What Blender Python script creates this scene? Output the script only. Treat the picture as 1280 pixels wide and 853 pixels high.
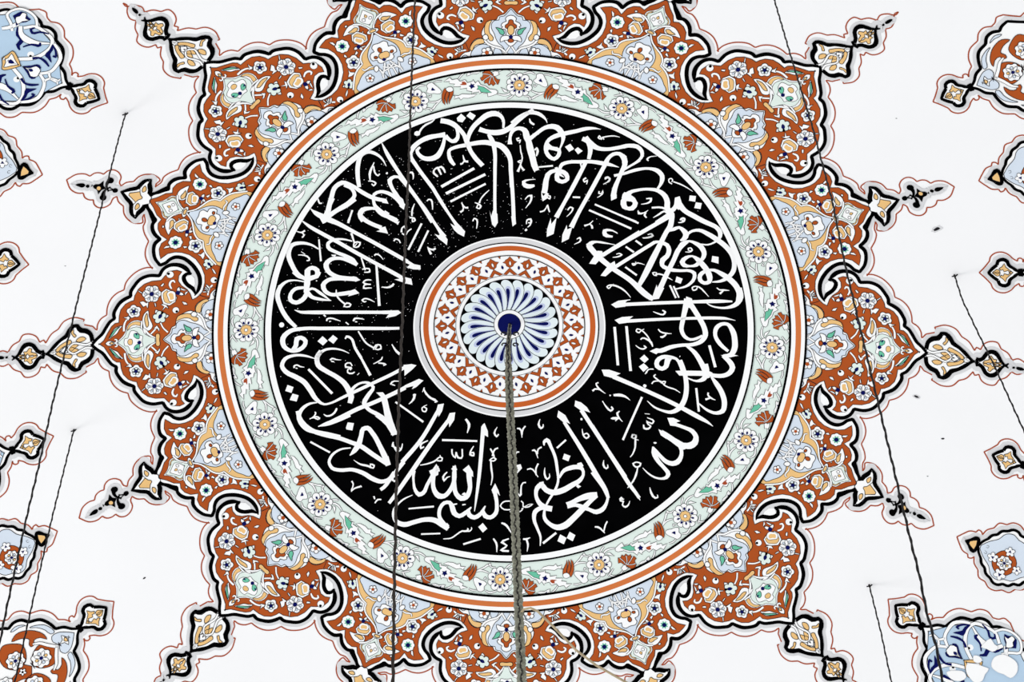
import bpy, math, random
from mathutils import Vector, Matrix
from mathutils.geometry import delaunay_2d_cdt
random.seed(7)
scene = bpy.context.scene
for o in list(bpy.data.objects): bpy.data.objects.remove(o)

# ------------------------------------------------------------------ camera, light, exposure
S = 1.5                      # metres per unit: the outer ring of the rosette has a radius of 1.5 m
ZA = 0.0                     # the dome's apex is the origin; the hall hangs below it
PHI = 0.02073448
PI = math.pi
cam_data = bpy.data.cameras.new('camera'); cam = bpy.data.objects.new('camera', cam_data)
scene.collection.objects.link(cam); scene.camera = cam
cam_data.sensor_width = 36; cam_data.lens = 4282.403/1280*36; cam_data.clip_end = 200
r_ = Vector((0.99993640, 0.01059181, -0.00387313)); u_ = Vector((0.01127775, -0.93911824, 0.34340900)); d_ = Vector((0.0, 0.34343084, 0.93917797))
M = Matrix((( r_.x, u_.x, -d_.x, 0.00846446*S), (r_.y, u_.y, -d_.y, -3.96855042*S), (r_.z, u_.z, -d_.z, -11.02568366*S + ZA), (0, 0, 0, 1)))
cam.matrix_world = M

world = bpy.data.worlds.new('world'); scene.world = world; world.use_nodes = True
world.node_tree.nodes['Background'].inputs[0].default_value = (0.97, 0.985, 1.0, 1)
world.node_tree.nodes['Background'].inputs[1].default_value = 0.82
def area(name, loc, target, size, power, col):
    l = bpy.data.lights.new(name, 'AREA'); l.shape = 'DISK'; l.size = size; l.energy = power; l.color = col
    o = bpy.data.objects.new(name, l); scene.collection.objects.link(o); o.location = loc
    o.rotation_euler = (Vector(target)-Vector(loc)).to_track_quat('-Z', 'Y').to_euler()
area('left_fill_light', (-9, 3, ZA-9), (-1.5, 0, ZA), 4, 500, (1, 0.99, 0.97))  # unseen soft lamp, added low on the left to brighten that side of the dome
vs = scene.view_settings
vs.view_transform = 'Standard'; vs.look = 'None'; vs.exposure = 0.0; vs.gamma = 1.0; vs.use_curve_mapping = False

# ------------------------------------------------------------------ materials
def lin(c): return tuple((x/255/12.92 if x/255 <= 0.04045 else ((x/255+0.055)/1.055)**2.4) for x in c)
def mat(name, rgb, rough=0.85, var=0.04, scale=9.0, bump=0.0, spec=0.15, metal=0.0):
    m = bpy.data.materials.new(name); m.use_nodes = True; nt = m.node_tree; b = nt.nodes['Principled BSDF']
    b.inputs['Roughness'].default_value = rough; b.inputs['Specular IOR Level'].default_value = spec; b.inputs['Metallic'].default_value = metal
    tc = nt.nodes.new('ShaderNodeNewGeometry'); nz = nt.nodes.new('ShaderNodeTexNoise'); nz.inputs['Scale'].default_value = scale; nz.inputs['Detail'].default_value = 5
    nt.links.new(tc.outputs['Position'], nz.inputs['Vector'])
    mx = nt.nodes.new('ShaderNodeMix'); mx.data_type = 'RGBA'
    c = lin(rgb)
    mx.inputs[6].default_value = (*[max(0, x*(1-var*2.2)) for x in c], 1); mx.inputs[7].default_value = (*[min(1, x*(1+var)+0.002*var) for x in c], 1)
    nt.links.new(nz.outputs['Fac'], mx.inputs[0]); nt.links.new(mx.outputs[2], b.inputs['Base Color'])
    if bump:
        bp = nt.nodes.new('ShaderNodeBump'); bp.inputs['Strength'].default_value = bump; bp.inputs['Distance'].default_value = 0.004
        nt.links.new(nz.outputs['Fac'], bp.inputs['Height']); nt.links.new(bp.outputs['Normal'], b.inputs['Normal'])
    return m
MAT = {
 'W': mat('white_paint', (253, 253, 253), var=0.012), 'K': mat('black_paint', (3, 3, 4), var=0.5, spec=0.0),
 'G': mat('grey_paint', (222, 222, 224), var=0.05), 'B': mat('terracotta_paint', (181, 84, 32), var=0.10, scale=5),
 'O': mat('peach_paint', (243, 198, 132), var=0.07), 'L': mat('pale_blue_paint', (218, 229, 242), var=0.04), 'C': mat('clear_blue_paint', (186, 211, 233), var=0.05),
 'P': mat('pale_green_paint', (230, 243, 236), var=0.04, scale=6), 'E': mat('emerald_paint', (112, 201, 168), var=0.10),
 'N': mat('navy_paint', (14, 20, 88), var=0.12, spec=0.02), 'R': mat('orange_red_paint', (172, 76, 42), var=0.08),
 'S': mat('dark_line_paint', (38, 36, 40), var=0.1, spec=0.02), 'T': mat('ring_orange_paint', (217, 122, 66), var=0.09, scale=4),
 'F': mat('ring_terracotta_paint', (203, 98, 42), var=0.08, scale=4), 'U': mat('petal_blue_white_paint', (232, 243, 246), var=0.03),
 'V': mat('petal_lilac_paint', (196, 205, 236), var=0.05),
}
plaster = mat('white_plaster', (250, 250, 251), var=0.015, scale=2.0, bump=0.15)
chain_m = mat('weathered_hemp', (150, 150, 134), var=0.55, scale=60, bump=0.6, rough=0.9)
chain_dark = mat('dark_iron', (30, 28, 26), var=0.3, scale=40, rough=0.6)
wire_m = mat('black_cable', (14, 11, 11), var=0.5, scale=50, rough=0.7)
wire_brown = mat('grey_brown_cable', (58, 50, 45), var=0.4, scale=50, rough=0.8)
strand_m = mat('straw_twine', (196, 178, 146), var=0.3, scale=60)
MK = list(MAT)

# ------------------------------------------------------------------ the dome's shape and how paint lies on it
def zf(x, y):
    q = x*x+y*y
    return -q/(2*9.160416)-0.0016*q*q-0.1203901*(math.sqrt(q+.0025)-.05)
LH = 0.0006
def link(o, parent=None):
    scene.collection.objects.link(o)
    if parent: o.parent = parent
    return o
class MB:
    """collects painted patches in flat rosette coordinates (units of the outer ring), lays them on the dome"""
    def __init__(s): s.v = []; s.f = []; s.m = []
    def add(s, pts, faces, col, layer):
        n = len(s.v); k = MK.index(col)
        s.v += [(p[0], p[1], layer) for p in pts]
        for f in faces: s.f.append([n+i for i in f]); s.m.append(k)
    def fill(s, poly, col, layer, step=0.06, outline=None):
        poly = resample(poly, step)
        xs = [p[0] for p in poly]; ys = [p[1] for p in poly]
        n = len(poly); pts = [Vector(p[:2]) for p in poly]
        x = min(xs)+step*.5
        while x < max(xs):
            y = min(ys)+step*.5
            while y < max(ys):
                if inside(x, y, poly): pts.append(Vector((x, y)))
                y += step
            x += step
        r = delaunay_2d_cdt(pts, [], [list(range(n))], 1, 1e-7)
        if r[2]: s.add([(p.x, p.y) for p in r[0]], r[2], col, layer)
        if outline: s.stroke([(p[0], p[1], outline[1]) for p in poly], outline[0], layer+0.4, closed=True)
    def stroke(s, P, col, layer, closed=False, step=0.05):
        n = len(P)
        if n < 2: return
        L = []; 
        for i in range(n):
            a = P[(i-1) % n] if (closed or i > 0) else P[i]; b = P[(i+1) % n] if (closed or i < n-1) else P[i]; p = P[i]
            tx, ty = b[0]-a[0], b[1]-a[1]; l = math.hypot(tx, ty) or 1e-9; nx, ny = -ty/l, tx/l
            # mitre
            k = 1.0
            if closed or 0 < i < n-1:
                t1 = Vector((p[0]-a[0], p[1]-a[1])); 
                if t1.length > 1e-9:
                    c = abs(t1.normalized().dot(Vector((tx/l, ty/l)))); k = min(1.5, 1/max(c, .3))
            w = p[2]/2*k
            L += [(p[0]+nx*w, p[1]+ny*w), (p[0]-nx*w, p[1]-ny*w)]
        F = [(2*i, 2*i+1, 2*i+3, 2*i+2) for i in range(n-1)]
        if closed: F.append((2*n-2, 2*n-1, 1, 0))
        s.add(L, F, col, layer)
    def disc(s, c, r, col, layer, n=12): s.add([(c[0]+r*math.cos(2*PI*i/n), c[1]+r*math.sin(2*PI*i/n)) for i in range(n)], [list(range(n))], col, layer)
    def build(s, name, parent, place):
        """place: function flat (x, y) -> vertex position in the parent's frame (without the paint thickness)"""
        me = bpy.data.meshes.new(name)
        V = []
        for x, y, l in s.v:
            p = place(x, y); V.append((p[0], p[1], p[2]-LH*S*(1+l)*1.0))
        me.from_pydata(V, [], s.f)
        used = sorted(set(s.m))
        for k in used: me.materials.append(MAT[MK[k]])
        me.polygons.foreach_set('material_index', [used.index(k) for k in s.m])
        me.update()
        return link(bpy.data.objects.new(name, me), parent)
def inside(x, y, poly):
    c = False; j = len(poly)-1
    for i in range(len(poly)):
        yi, yj = poly[i][1], poly[j][1]
        if (yi > y) != (yj > y) and x < (poly[j][0]-poly[i][0])*(y-yi)/(yj-yi)+poly[i][0]: c = not c
        j = i
    return c
def resample(P, step):
    out = []
    for i in range(len(P)):
        a, b = P[i], P[(i+1) % len(P)]
        m = max(1, int(math.ceil(math.hypot(b[0]-a[0], b[1]-a[1])/step)))
        for k in range(m): out.append((a[0]+(b[0]-a[0])*k/m, a[1]+(b[1]-a[1])*k/m))
    return out
def smooth(P, closed=False, per=0.012):
    n = len(P); dim = len(P[0])
    if n < 3: 
        if n == 2:
            m = max(1, int(math.hypot(P[1][0]-P[0][0], P[1][1]-P[0][1])/0.04)); return [tuple(P[0][k]+(P[1][k]-P[0][k])*i/m for k in range(dim)) for i in range(m+1)]
        return P
    def g(i):
        if closed: return P[i % n]
        if i < 0: return tuple(2*P[0][k]-P[1][k] for k in range(dim))
        if i >= n: return tuple(2*P[-1][k]-P[-2][k] for k in range(dim))
        return P[i]
    out = []
    for i in range(n if closed else n-1):
        p0, p1, p2, p3 = g(i-1), g(i), g(i+1), g(i+2)
        d0 = max(1e-6, math.hypot(p1[0]-p0[0], p1[1]-p0[1])); d1 = max(1e-6, math.hypot(p2[0]-p1[0], p2[1]-p1[1])); d2 = max(1e-6, math.hypot(p3[0]-p2[0], p3[1]-p2[1]))
        m = max(2, min(8, int(math.ceil(d1/per))))
        T1 = [((p1[k]-p0[k])/d0*d1*d1+(p2[k]-p1[k])*d0)/(d0+d1) for k in range(dim)]; T2 = [((p2[k]-p1[k])*d2+(p3[k]-p2[k])/d2*d1*d1)/(d1+d2) for k in range(dim)]
        for q in range(m):
            t = q/m; a = 2*t**3-3*t*t+1; b = t**3-2*t*t+t; c = -2*t**3+3*t*t; e = t**3-t*t
            out.append(tuple(a*p1[k]+b*T1[k]+c*p2[k]+e*T2[k] for k in range(dim)))
    if not closed: out.append(P[-1])
    return out
def empty(name, label, cat, loc, rz=0.0, group=None):
    o = bpy.data.objects.new(name, None); o.empty_display_size = 0.1; link(o); o.location = loc; o.rotation_euler = (0, 0, rz)
    o['label'] = label; o['category'] = cat
    if group: o['group'] = group
    return o
def tag(o, label, cat, group=None):
    o['label'] = label; o['category'] = cat
    if group: o['group'] = group
    return o
def flat_world(x, y):        # flat rosette coordinates -> world
    c, s_ = math.cos(PHI), math.sin(PHI); X, Y = x, -y
    return (S*(X*c-Y*s_), S*(X*s_+Y*c), ZA+S*zf(x, y))
# the painter's small departures from perfect symmetry, at 16 directions: (turn in degrees, stretch) of the lobe bodies and of the finials
TURN_IN = [.37, .62, -.04, .15, .34, .25, .19, -.74, -.52, -.55, -.31, -.1, 0, 0, -.07, .39]
TURN_OUT = [-.19, .24, -.56, -.2, 0, .3, .72, -.12, .25, -.23, .25, 0, 0, 0, -.1, .01]
GROW_IN = [0, -.006, .012, .006, .006, .006, .008, 0, 0, -.013, -.005, -.01, 0, -.01, .0015, -.014]
GROW_OUT = [.004, -.002, -.006, 0, 0, 0, .003, 0, 0, -.003, 0, 0, 0, 0, 0, -.006]
def ip(T, a):
    u = (a/22.5) % 16; i = int(u); f = u-i; return T[i % 16]*(1-f)+T[(i+1) % 16]*f
def warp_place(deg, ra):
    a0 = math.radians(deg); z0 = zf(ra, 0)
    def pl(x, y):
        r = max(.955, math.hypot(x, y)); a = math.atan2(y, x); g = math.degrees(a+a0)
        t = min(1, max(0, (r-1.36)/.22)); t = t*t*(3-2*t); k = min(1, max(0, (r-1.0)/.3))
        da = ip(TURN_IN, g)*(1-t)+ip(TURN_OUT, g)*t; s = 1+k*(ip(GROW_IN, g)*(1-t)+ip(GROW_OUT, g)*t)
        r *= s; a += math.radians(da); X, Y = r*math.cos(a), r*math.sin(a)
        return (S*(X-ra), -S*Y, S*(zf(X, Y)-z0))
    return pl
def anchor_loc(ra, deg):
    a = math.radians(deg); x, y, z = flat_world(ra*math.cos(a), ra*math.sin(a)); return (x, y, ZA+S*zf(ra, 0)), PHI-a
def copy_tree(o, parent=None):
    c = o.copy(); scene.collection.objects.link(c)
    if parent: c.parent = parent
    for ch in list(o.children): copy_tree(ch, c)
    return c

# ---- traced drawing lists, flat rosette coordinates x2000
CAL = """
s -504 1535 4 -527 1509 11 -567 1488 14 -597 1459 13 -613 1430 14
b -641 1435 -623 1442 -607 1430 -608 1415 -627 1406 -645 1416
s -471 1516 36 -427 1508 36 -388 1490 36 -348 1453 31 -314 1408 28 -297 1364 35 -274 1297 28 -243 1245 31 -190 1182 31
s -368 1467 19 -358 1431 20 -357 1394 25 -374 1368 31 -394 1364 25 -421 1383 26 -441 1402 38
s -439 1413 38 -487 1406 31 -554 1392 35 -614 1360 31 -660 1309 31 -667 1287 25
s -444 1394 19 -451 1350 24 -467 1299 31 -494 1255 38 -534 1237 35 -581 1241 31 -614 1268 25 -627 1301 21 -607 1323 15
s -667 1302 25 -671 1258 28 -641 1202 26 -527 1026 25
p -335 1566 -303 1535 -326 1502 -358 1510 -364 1534
p -277 1579 -238 1552 -260 1518 -300 1549
s -514 1155 11 -517 1133 14 -504 1118 14 -489 1103 10
s -514 1155 9 -491 1170 15 -481 1151 14 -466 1118 10
s -491 1166 9 -467 1177 14 -450 1158 14 -440 1132 9
s -291 1364 19 -281 1415 28 -255 1467 31 -208 1518 35 -155 1559 39 -109 1567 38 -76 1552 28 -56 1519 20 -55 1460 14
s -215 1452 35 -175 1438 31 -121 1427 38 -61 1434 38 -15 1460 35 38 1513 30 107 1572 26 143 1598 28
s -377 1187 19 -400 1217 28 -415 1261 24 -414 1295 22 -367 1321 25 -307 1334 28 -241 1349 31 -174 1355 35 -121 1345 38 -74 1331 39 -33 1290 39 -9 1239 31 -2 1150 28 6 1023 26
s -154 1415 19 -141 1393 28 -121 1349 31 -110 1283 26 -108 1149 23 -107 926 21 -104 776 23
p -142 851 -130 806 -119 851 -89 825 -85 759 -105 723 -124 746
s -10 1342 31 -9 1394 19 5 1439 26 51 1461 26 85 1447 36 102 1395 44 126 1337 31 148 1256 28
s 148 1256 26 158 1196 31 176 1152 25
s -322 1262 5 -317 1238 11 -307 1216 13 -287 1214 16
s -310 1231 9 -327 1198 11 -340 1196 14
s -246 1164 19 -466 1029 21
s -172 1119 19 -435 978 20
s -169 1049 15 -405 918 16
s 52 1387 13 36 1384 9 43 1367 9 58 1373 10 53 1350 6
s 58 1336 6 64 1284 9 74 1240 9 61 1206 10 46 1213 9 68 1225 8 61 1188 10 45 1139 18
s 61 1191 9 79 1158 14 89 1151 14
s -741 1114 38 -682 1023 24 -575 865 25 -474 699 25 -447 654 38
p -511 681 -484 668 -460 691 -423 637 -428 594 -457 621 -484 644
s -527 1028 24 -474 930 24 -366 749 25 -339 708 38
p -406 756 -376 736 -352 749 -305 695 -313 655 -352 678 -379 705
s -2 1166 26 14 943 25 22 778 26
p 4 808 31 808 38 752 14 731
s -562 924 6 -551 937 10 -534 933 11 -526 901 11 -524 860 5
s -339 839 15 -322 850 11 -329 913 6
s -329 906 9 -305 872 11 -285 872 15
s -145 1002 5 -178 968 10 -205 927 9 -211 905 13
s -242 909 6 -218 899 11 -201 882 13 -211 864 10 -228 871 9 -218 894 8
s -254 770 9 -244 791 10 -227 781 11 -224 748 10 -229 714 5
s -645 908 5 -661 860 11 -663 816 10
s -679 805 9 -649 800 13 -642 782 10 -659 775 9 -659 801 8
s -678 1138 13 -661 1138 13 -652 1112 10 -655 1086 4
s -598 760 14 -688 568 15
s -553 707 13 -622 551 14
s -733 699 13 -730 729 10 -713 743 11 -703 713 10
s -730 692 10 -706 676 9 -696 698 10 -666 723 8
s -558 586 6 -545 552 14 -534 530 16
s -551 575 9 -521 563 14 -504 573 14
p -742 962 -722 943 -710 898 -716 865 -742 892
s 2 1494 31 55 1546 25 121 1576 26 174 1570 26 207 1548 20 228 1523 10 235 1502 3
s 118 1532 6 125 1506 15 150 1488 13
s 123 1385 28 169 1426 25 222 1467 28 268 1478 36 302 1469 39 329 1437 38 344 1400 28 337 1356 16 321 1311 9
s 591 1465 1 554 1471 14 495 1467 25 429 1447 28 349 1426 31 290 1406 31 250 1380 25 231 1346 23 228 1309 25 245 1265 28 286 1238 25 315 1266 26 317 1304 25 271 1317 28 238 1328 31
s 237 1339 38 271 1317 25 305 1311 31
p 227 1357 247 1354 261 1317 238 1294 224 1316
s 110 1373 31 114 1314 25 132 1248 25 150 1181 29
p 133 1189 166 1185 169 1160 158 1136 148 1152
s 718 1412 3 682 1420 8 635 1415 9 606 1407 9
s 599 1389 8 582 1418 9 576 1403 9 596 1394 9 606 1408 9 613 1390 6
p 356 1330 391 1353 417 1317 385 1293
p 421 1309 441 1329 475 1302 444 1277
s 470 1393 31 510 1375 38 537 1347 41 578 1325 31 638 1321 26 710 1335 26 783 1353 28 830 1347 26 854 1334 24
s 489 1404 38 517 1361 38 525 1310 31 516 1243 23
s 321 1155 19 340 1200 25 380 1216 24 460 1222 25 540 1225 26 607 1216 30 660 1208 23 718 1191 3
s 460 1234 19 468 1175 1
s 497 1220 26 417 1039 29 346 888 25 307 805 33
p 270 800 275 755 310 805 292 681 245 657 247 714
s 627 1210 28 544 1029 28 441 810 28 409 734 35
p 379 751 383 718 416 734 394 647 347 619 351 679
s 627 1210 38 646 1255 26 678 1286 25 718 1291 26 745 1266 35 757 1215 33 741 1170 29 717 1103 26 695 1035 33 686 976 36
p 669 990 708 992 709 963 672 943
s 856 1249 16 807 1210 8 754 1186 13
s 858 1183 16 795 1162 16 742 1145 8
s 248 1128 31 235 1079 35 229 1019 38 223 982 38
p 204 997 217 960 240 990 249 983 245 945 214 922 205 959
s 238 1109 31 267 1143 28 301 1151 25 334 1148 31 368 1127 31 376 1090 26 342 1071 28 309 1088 31 308 1125 31
s 300 1177 19 314 1140 31 335 1126 25
s 301 1140 31 355 1104 0
s 174 1315 10 165 1256 0
s 155 1300 10 168 1315 13 178 1293 11 169 1256 4
s 183 1176 11 279 1188 13
s 502 1105 13 484 1090 10 491 1075 9 510 1087 10 505 1057 5
s 626 1099 9 649 1115 13 660 1097 11 617 1063 4
s 164 1085 3 121 1081 9 84 1065 21 95 1039 31 128 1032 31 158 1040 16
s 96 933 6 116 959 10 136 963 14 136 930 13 100 869 4
s 108 749 6 111 780 10 135 787 13 139 761 10 118 761 8
s 138 773 11 132 742 9 115 727 5
b 99 712 109 716 114 705 106 697 97 700
s 253 981 5 244 954 9 261 943 10 264 962 10 245 965 9
s 197 843 11 225 853 10 246 895 6
s 248 898 8 253 872 11 262 843 8
s 415 959 13 465 959 13
s 383 861 9 400 884 11 417 877 11 407 847 9 377 813 4
s 592 1010 9 589 995 9 606 992 8 615 1011 13 612 989 9 579 962 4
s 626 1108 9 643 1117 11 660 1106 11 644 1079 8 617 1061 4
s 497 750 14 530 763 9 555 790 5
s 533 763 6 547 752 13 551 730 13
s 564 911 13 860 786 14
s 526 867 14 813 743 15
s 720 708 3 672 725 15 635 719 23 639 693 25 687 677 9
s 448 647 5 468 659 11 475 641 11 432 608 4
s 709 617 4 654 627 9 587 635 13 540 623 23 530 599 30 555 563 30 603 506 29
s 863 1034 14 812 1020 22 770 981 38 758 936 31 776 893 25 816 891 25 838 933 25 807 961 31 780 989 28
b 759 1010 799 997 814 946 781 945 747 951
s 871 724 26 623 536 28
s 846 656 14 874 636 14
s 780 608 13 834 572 13
s 853 860 15 867 864 15
s 741 1341 25 787 1354 26 834 1348 30 865 1317 26 869 1280 21 837 1238 16 791 1203 15 752 1175 16
p 749 1289 766 1275 776 1232 765 1194 746 1179 737 1230
s 687 1128 19 753 1146 19 832 1177 23 918 1191 19 972 1179 31 1006 1140 31 1007 1111 29 995 1073 19 979 1047 15
s 788 981 25 797 1008 25 843 1028 21 923 1040 20 983 1032 28 1031 994 35 1047 951 36 1047 907 38 1078 865 38 1079 828 35 1071 776 36 1046 730 31 1033 700 31 996 609 36 958 519 41 914 413 38 875 329 28
s 788 981 31 818 961 31 832 932 28 813 898 25 787 891 25 760 902 31 752 943 31 771 966 44
s 902 1256 14 912 1271 10 968 1286 4
s 913 1249 9 900 1256 8
s 1212 1040 3 1168 1069 8 1121 1091 10 1081 1104 9
s 1074 1087 8 1054 1099 8 1052 1120 8 1066 1127 8 1077 1115 8 1071 1101 6
p 1193 1010 1235 1008 1231 966 1190 971
p 1236 963 1275 959 1268 915 1226 920
s 873 927 5 906 934 9 935 952 14 938 971 13 905 969 8
s 854 881 4 858 859 13 895 865 9 921 885 4
s 908 869 9 898 847 13 912 829 9
s 944 905 13 1014 909 15 1041 899 19 1074 890 31 1100 918 28 1111 984 31
p 1096 987 1127 1000 1137 971 1153 913 1121 900 1093 924
s 1122 970 19 1133 934 38 1161 899 35 1228 860 35 1282 832 34 1363 798 31
s 956 832 4 995 860 13 1028 884 13 1055 871 19
s 761 828 14 843 796 15
s 977 796 25 1068 871 25
s 1136 824 9 1143 839 8 1163 837 9 1157 815 10 1127 805 4
s 1149 834 9 1152 843 8 1166 839 9 1163 820 10 1123 807 4
s 1149 834 8 1149 823 8 1166 824 6
s 1360 801 30 1391 777 31 1405 749 31 1397 705 19 1368 679 13 1328 659 11 1275 659 10
s 1055 736 5 1098 757 25 1131 771 19 1158 754 31 1179 722 38 1167 692 31 1141 676 10
s 1180 719 19 1219 751 18 1265 760 23 1319 739 31 1380 703 35 1449 650 35 1491 595 35 1506 538 31 1501 479 31 1470 433 28 1417 399 19 1364 389 8
s 1136 613 31 1155 651 31 1201 676 14 1241 664 25 1282 638 35 1304 588 31 1292 551 25 1272 535 19
s 1194 672 16 1142 624 31 1099 522 31 1055 417 33 1017 319 35 991 266 39
p 993 343 1004 299 1023 334 1044 321 1011 241 942 226 968 257
s 1018 653 25 1055 637 28 1069 601 31 1057 556 31 1028 525 35 1026 488 28 1074 462 28 1148 456 20 1215 459 21 1242 445 25 1243 408 23 1204 354 18 1125 320 8
s 1279 535 31 1253 504 25 1213 494 15 1173 498 31 1159 519 31 1185 554 25 1225 568 13 1259 548 31 1293 514 38 1325 473 38 1346 423 38 1344 390 28 1311 378 25 1284 396 28 1282 433 28 1308 460 25 1341 474 19 1375 476 21 1415 458 31 1470 425 38 1525 371 39 1547 322 38 1546 264 41
s 1200 606 8 1196 621 8 1213 627 9 1223 612 10 1210 598 9 1177 596 4
s 1203 607 6 1213 607 6
p 1358 579 1400 575 1401 526 1353 537
p 1125 413 1166 399 1154 361 1116 373
s 1082 345 13 1125 255 13
s 1107 340 13 1145 258 10
s 1118 320 13 1131 323 9
s 1099 383 3 1069 399 10 1041 414 11 1007 422 11 981 417 9
s 994 409 8 974 411 8 965 427 8 990 431 6 991 409 6
s 1344 281 3 1313 315 9 1279 345 11 1252 350 8 1232 338 9 1239 320 9 1262 329 9 1265 348 6
s 1480 337 3 1440 337 13 1413 337 9 1396 350 8
s 1440 332 9 1417 308 15
s 889 680 5 926 686 9 956 701 13 949 713 9 929 707 6
s 874 629 13 880 634 13
s 722 702 4 671 726 11 631 716 21 635 690 25 689 678 13
s 704 620 4 626 628 10 565 630 16 532 607 38 560 568 35 601 522 38 684 452 35 815 364 35 939 255 39 973 235 31
p 535 470 590 569 622 567 628 530 579 467
p 614 385 670 473 707 498 718 447 685 419 648 381
s 618 534 25 1063 847 29
s 698 445 25 975 656 23
s 975 654 23 1002 659 15
s 843 657 13 887 625 13
s 778 609 13 834 570 13
s 779 459 13 858 403 14
s 894 677 5 927 684 10 959 701 11 947 713 9 923 706 6
s 693 525 5 729 532 10 753 548 11 736 557 8 716 549 5
s 909 483 3 865 494 9 839 487 9 825 486 8 832 476 9 849 484 8 848 502 5
s 821 238 4 783 281 11 735 311 13 701 320 13 674 318 10 659 306 8 671 295 9 687 312 8 704 328 5
s 744 205 10 818 221 6
p 690 177 737 208 811 222 788 202 788 169 721 155
s 785 184 25 1034 213 24 1236 235 23 1437 255 23 1503 259 11
p 716 66 766 91 841 102 818 80 811 54 747 40
s 801 64 24 1037 94 21 1239 116 20 1407 131 21 1454 133 19 1494 129 9 1528 123 3
s 975 145 5 1009 133 10 1043 128 11 1056 148 13 1036 159 9
s 717 16 18 745 -259 18
s 797 27 18 832 -294 19
s 978 -109 8 967 -80 15 936 -57 13 905 -52 10 895 -64 9
s 967 -77 6 935 -28 10 897 5 9 870 12 8 864 -4 9 884 -14 9 897 2 8 917 14 5
s 862 -107 5 887 -125 9 914 -130 11 933 -116 11 917 -106 8
s 1104 -5 3 1060 -5 11 1026 4 10 1012 21 8
s 1067 -12 9 1041 -35 14 1027 -33 9
p 922 -170 953 -201 926 -230 892 -201
p 920 -232 953 -262 919 -295 887 -259
p 1194 271 1232 259 1243 220 1227 189 1183 193
s 1202 253 44 1187 165 35 1176 98 31 1171 18 28 1196 -24 25 1230 -39 19 1270 -29 19 1310 -4 15
s 1209 239 38 1251 177 35 1290 114 35 1322 51 35 1330 1 35 1305 -44 31 1245 -74 25 1177 -83 23 1097 -104 28 1036 -133 31 975 -141 19
p 958 -143 1002 -118 1043 -122 1003 -162
s 938 -303 9 951 -276 9 985 -267 4
s 1204 -85 15 1253 -121 28 1302 -189 35 1338 -265 36 1352 -307 35
s 1316 247 4 1351 221 9 1411 207 13 1472 212 19 1531 243 31 1556 296 38 1543 360 38
s 1359 -70 18 1404 -224 19
s 1487 -102 19 1432 -56 28 1396 7 26 1402 58 29 1434 89 25 1474 93 23 1509 52 35 1528 -19 38 1527 -84 38 1502 -129 31 1455 -137 19
p 1438 -135 1501 -119 1555 -128 1502 -144 1475 -147
p 1370 -129 1367 -130 1368 -130
s 1161 -164 9 1165 -167 9
s 1188 -284 25 1166 -221 25 1138 -184 18 1097 -176 25 1043 -180 28 1010 -211 31 1011 -247 31 1045 -263 28 1072 -243 31 1081 -199 38 1104 -175 25
p 634 -297 685 -294 764 -316 737 -332 734 -357 652 -340
s 714 -341 31 913 -417 28 1161 -521 29 1312 -595 29 1361 -620 19 1399 -647 3
s 1170 -190 18 1188 -247 28 1207 -324 31 1213 -403 33 1201 -475 34 1168 -535 34 1114 -568 25 1053 -561 16 998 -540 13 949 -499 4
p 1135 -272 1175 -266 1358 -255 1385 -264 1386 -294 1366 -290 1163 -303
s 1449 -139 19 1470 -152 29 1503 -182 36 1519 -216 36 1503 -254 33 1460 -280 29 1413 -285 28 1358 -280 28
s 1336 -206 35 1345 -263 38 1326 -315 31 1279 -333 15 1217 -316 9
s 1279 -383 15 1301 -550 15
s 1379 -296 13 1411 -337 31 1450 -398 35 1472 -475 35 1460 -534 31 1420 -551 23 1358 -535 18 1300 -493 9
s 1411 -459 4 1376 -444 13 1359 -424 11 1362 -409 11
s 1376 -447 10 1343 -461 15
s 1389 -173 18 1404 -222 18
p 1088 -610 1129 -607 1177 -627 1150 -640 1144 -665 1109 -664
s 1137 -651 23 1205 -671 23 1260 -692 29 1288 -733 31 1283 -776 31 1249 -800 38 1194 -797 38
p 1032 -696 1083 -719 1145 -750 1194 -775 1249 -807 1195 -832 1112 -774 1049 -736
s 1172 -426 4 1138 -405 9 1090 -392 10 1062 -378 9 1041 -355 10 1014 -349 8
s 1062 -375 6 1069 -353 9 1052 -354 8 1042 -369 6
s 1042 -362 8 1007 -336 11 990 -319 9 1003 -307 8
s 1028 -352 8 990 -358 9 977 -376 9
s 931 -309 6 951 -275 6 989 -272 4
b 926 -381 943 -390 933 -407 918 -395
s 664 -465 3 626 -439 11 605 -415 11 599 -398 9 615 -390 8
s 633 -442 9 592 -437 11 575 -452 13
s 833 -503 3 798 -478 15 757 -470 21 719 -474 15
b 692 -471 702 -474 699 -482 692 -481
s 645 -519 5 676 -567 10 701 -586 11 716 -572 11 704 -559 8
s 784 -657 3 756 -627 11 749 -599 10 762 -584 8
s 763 -633 11 719 -636 15 705 -637 4
s 739 -649 9 763 -626 9
s 913 -474 15 788 -786 15
s 934 -591 4 968 -592 5
s 928 -669 9 932 -694 13 960 -696 13 976 -677 10 956 -664 9
s 959 -664 10 945 -643 9 986 -658 11 996 -640 11 951 -618 6
s 854 -741 8 848 -763 8 872 -768 9 875 -747 9 854 -745 8
s 869 -776 9 896 -781 6
s 872 -768 9 873 -825 11
b 997 -790 1020 -790 1016 -797 1003 -798
s 575 -700 28 674 -843 26
p 1088 -610 1129 -607 1177 -627 1153 -638 1150 -663 1109 -663
s 1136 -650 23 1205 -670 23 1260 -694 29 1285 -735 31 1269 -776 33 1228 -796 35 1181 -793 38 1125 -758 35 1084 -732 33 1049 -713 31
p 1030 -695 1056 -706 1084 -760 1046 -736
s 1167 -794 19 1188 -831 23 1186 -881 28 1163 -918 35 1129 -931 33 1087 -920 30 1046 -884 25 1011 -847 25 993 -823 13
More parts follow.
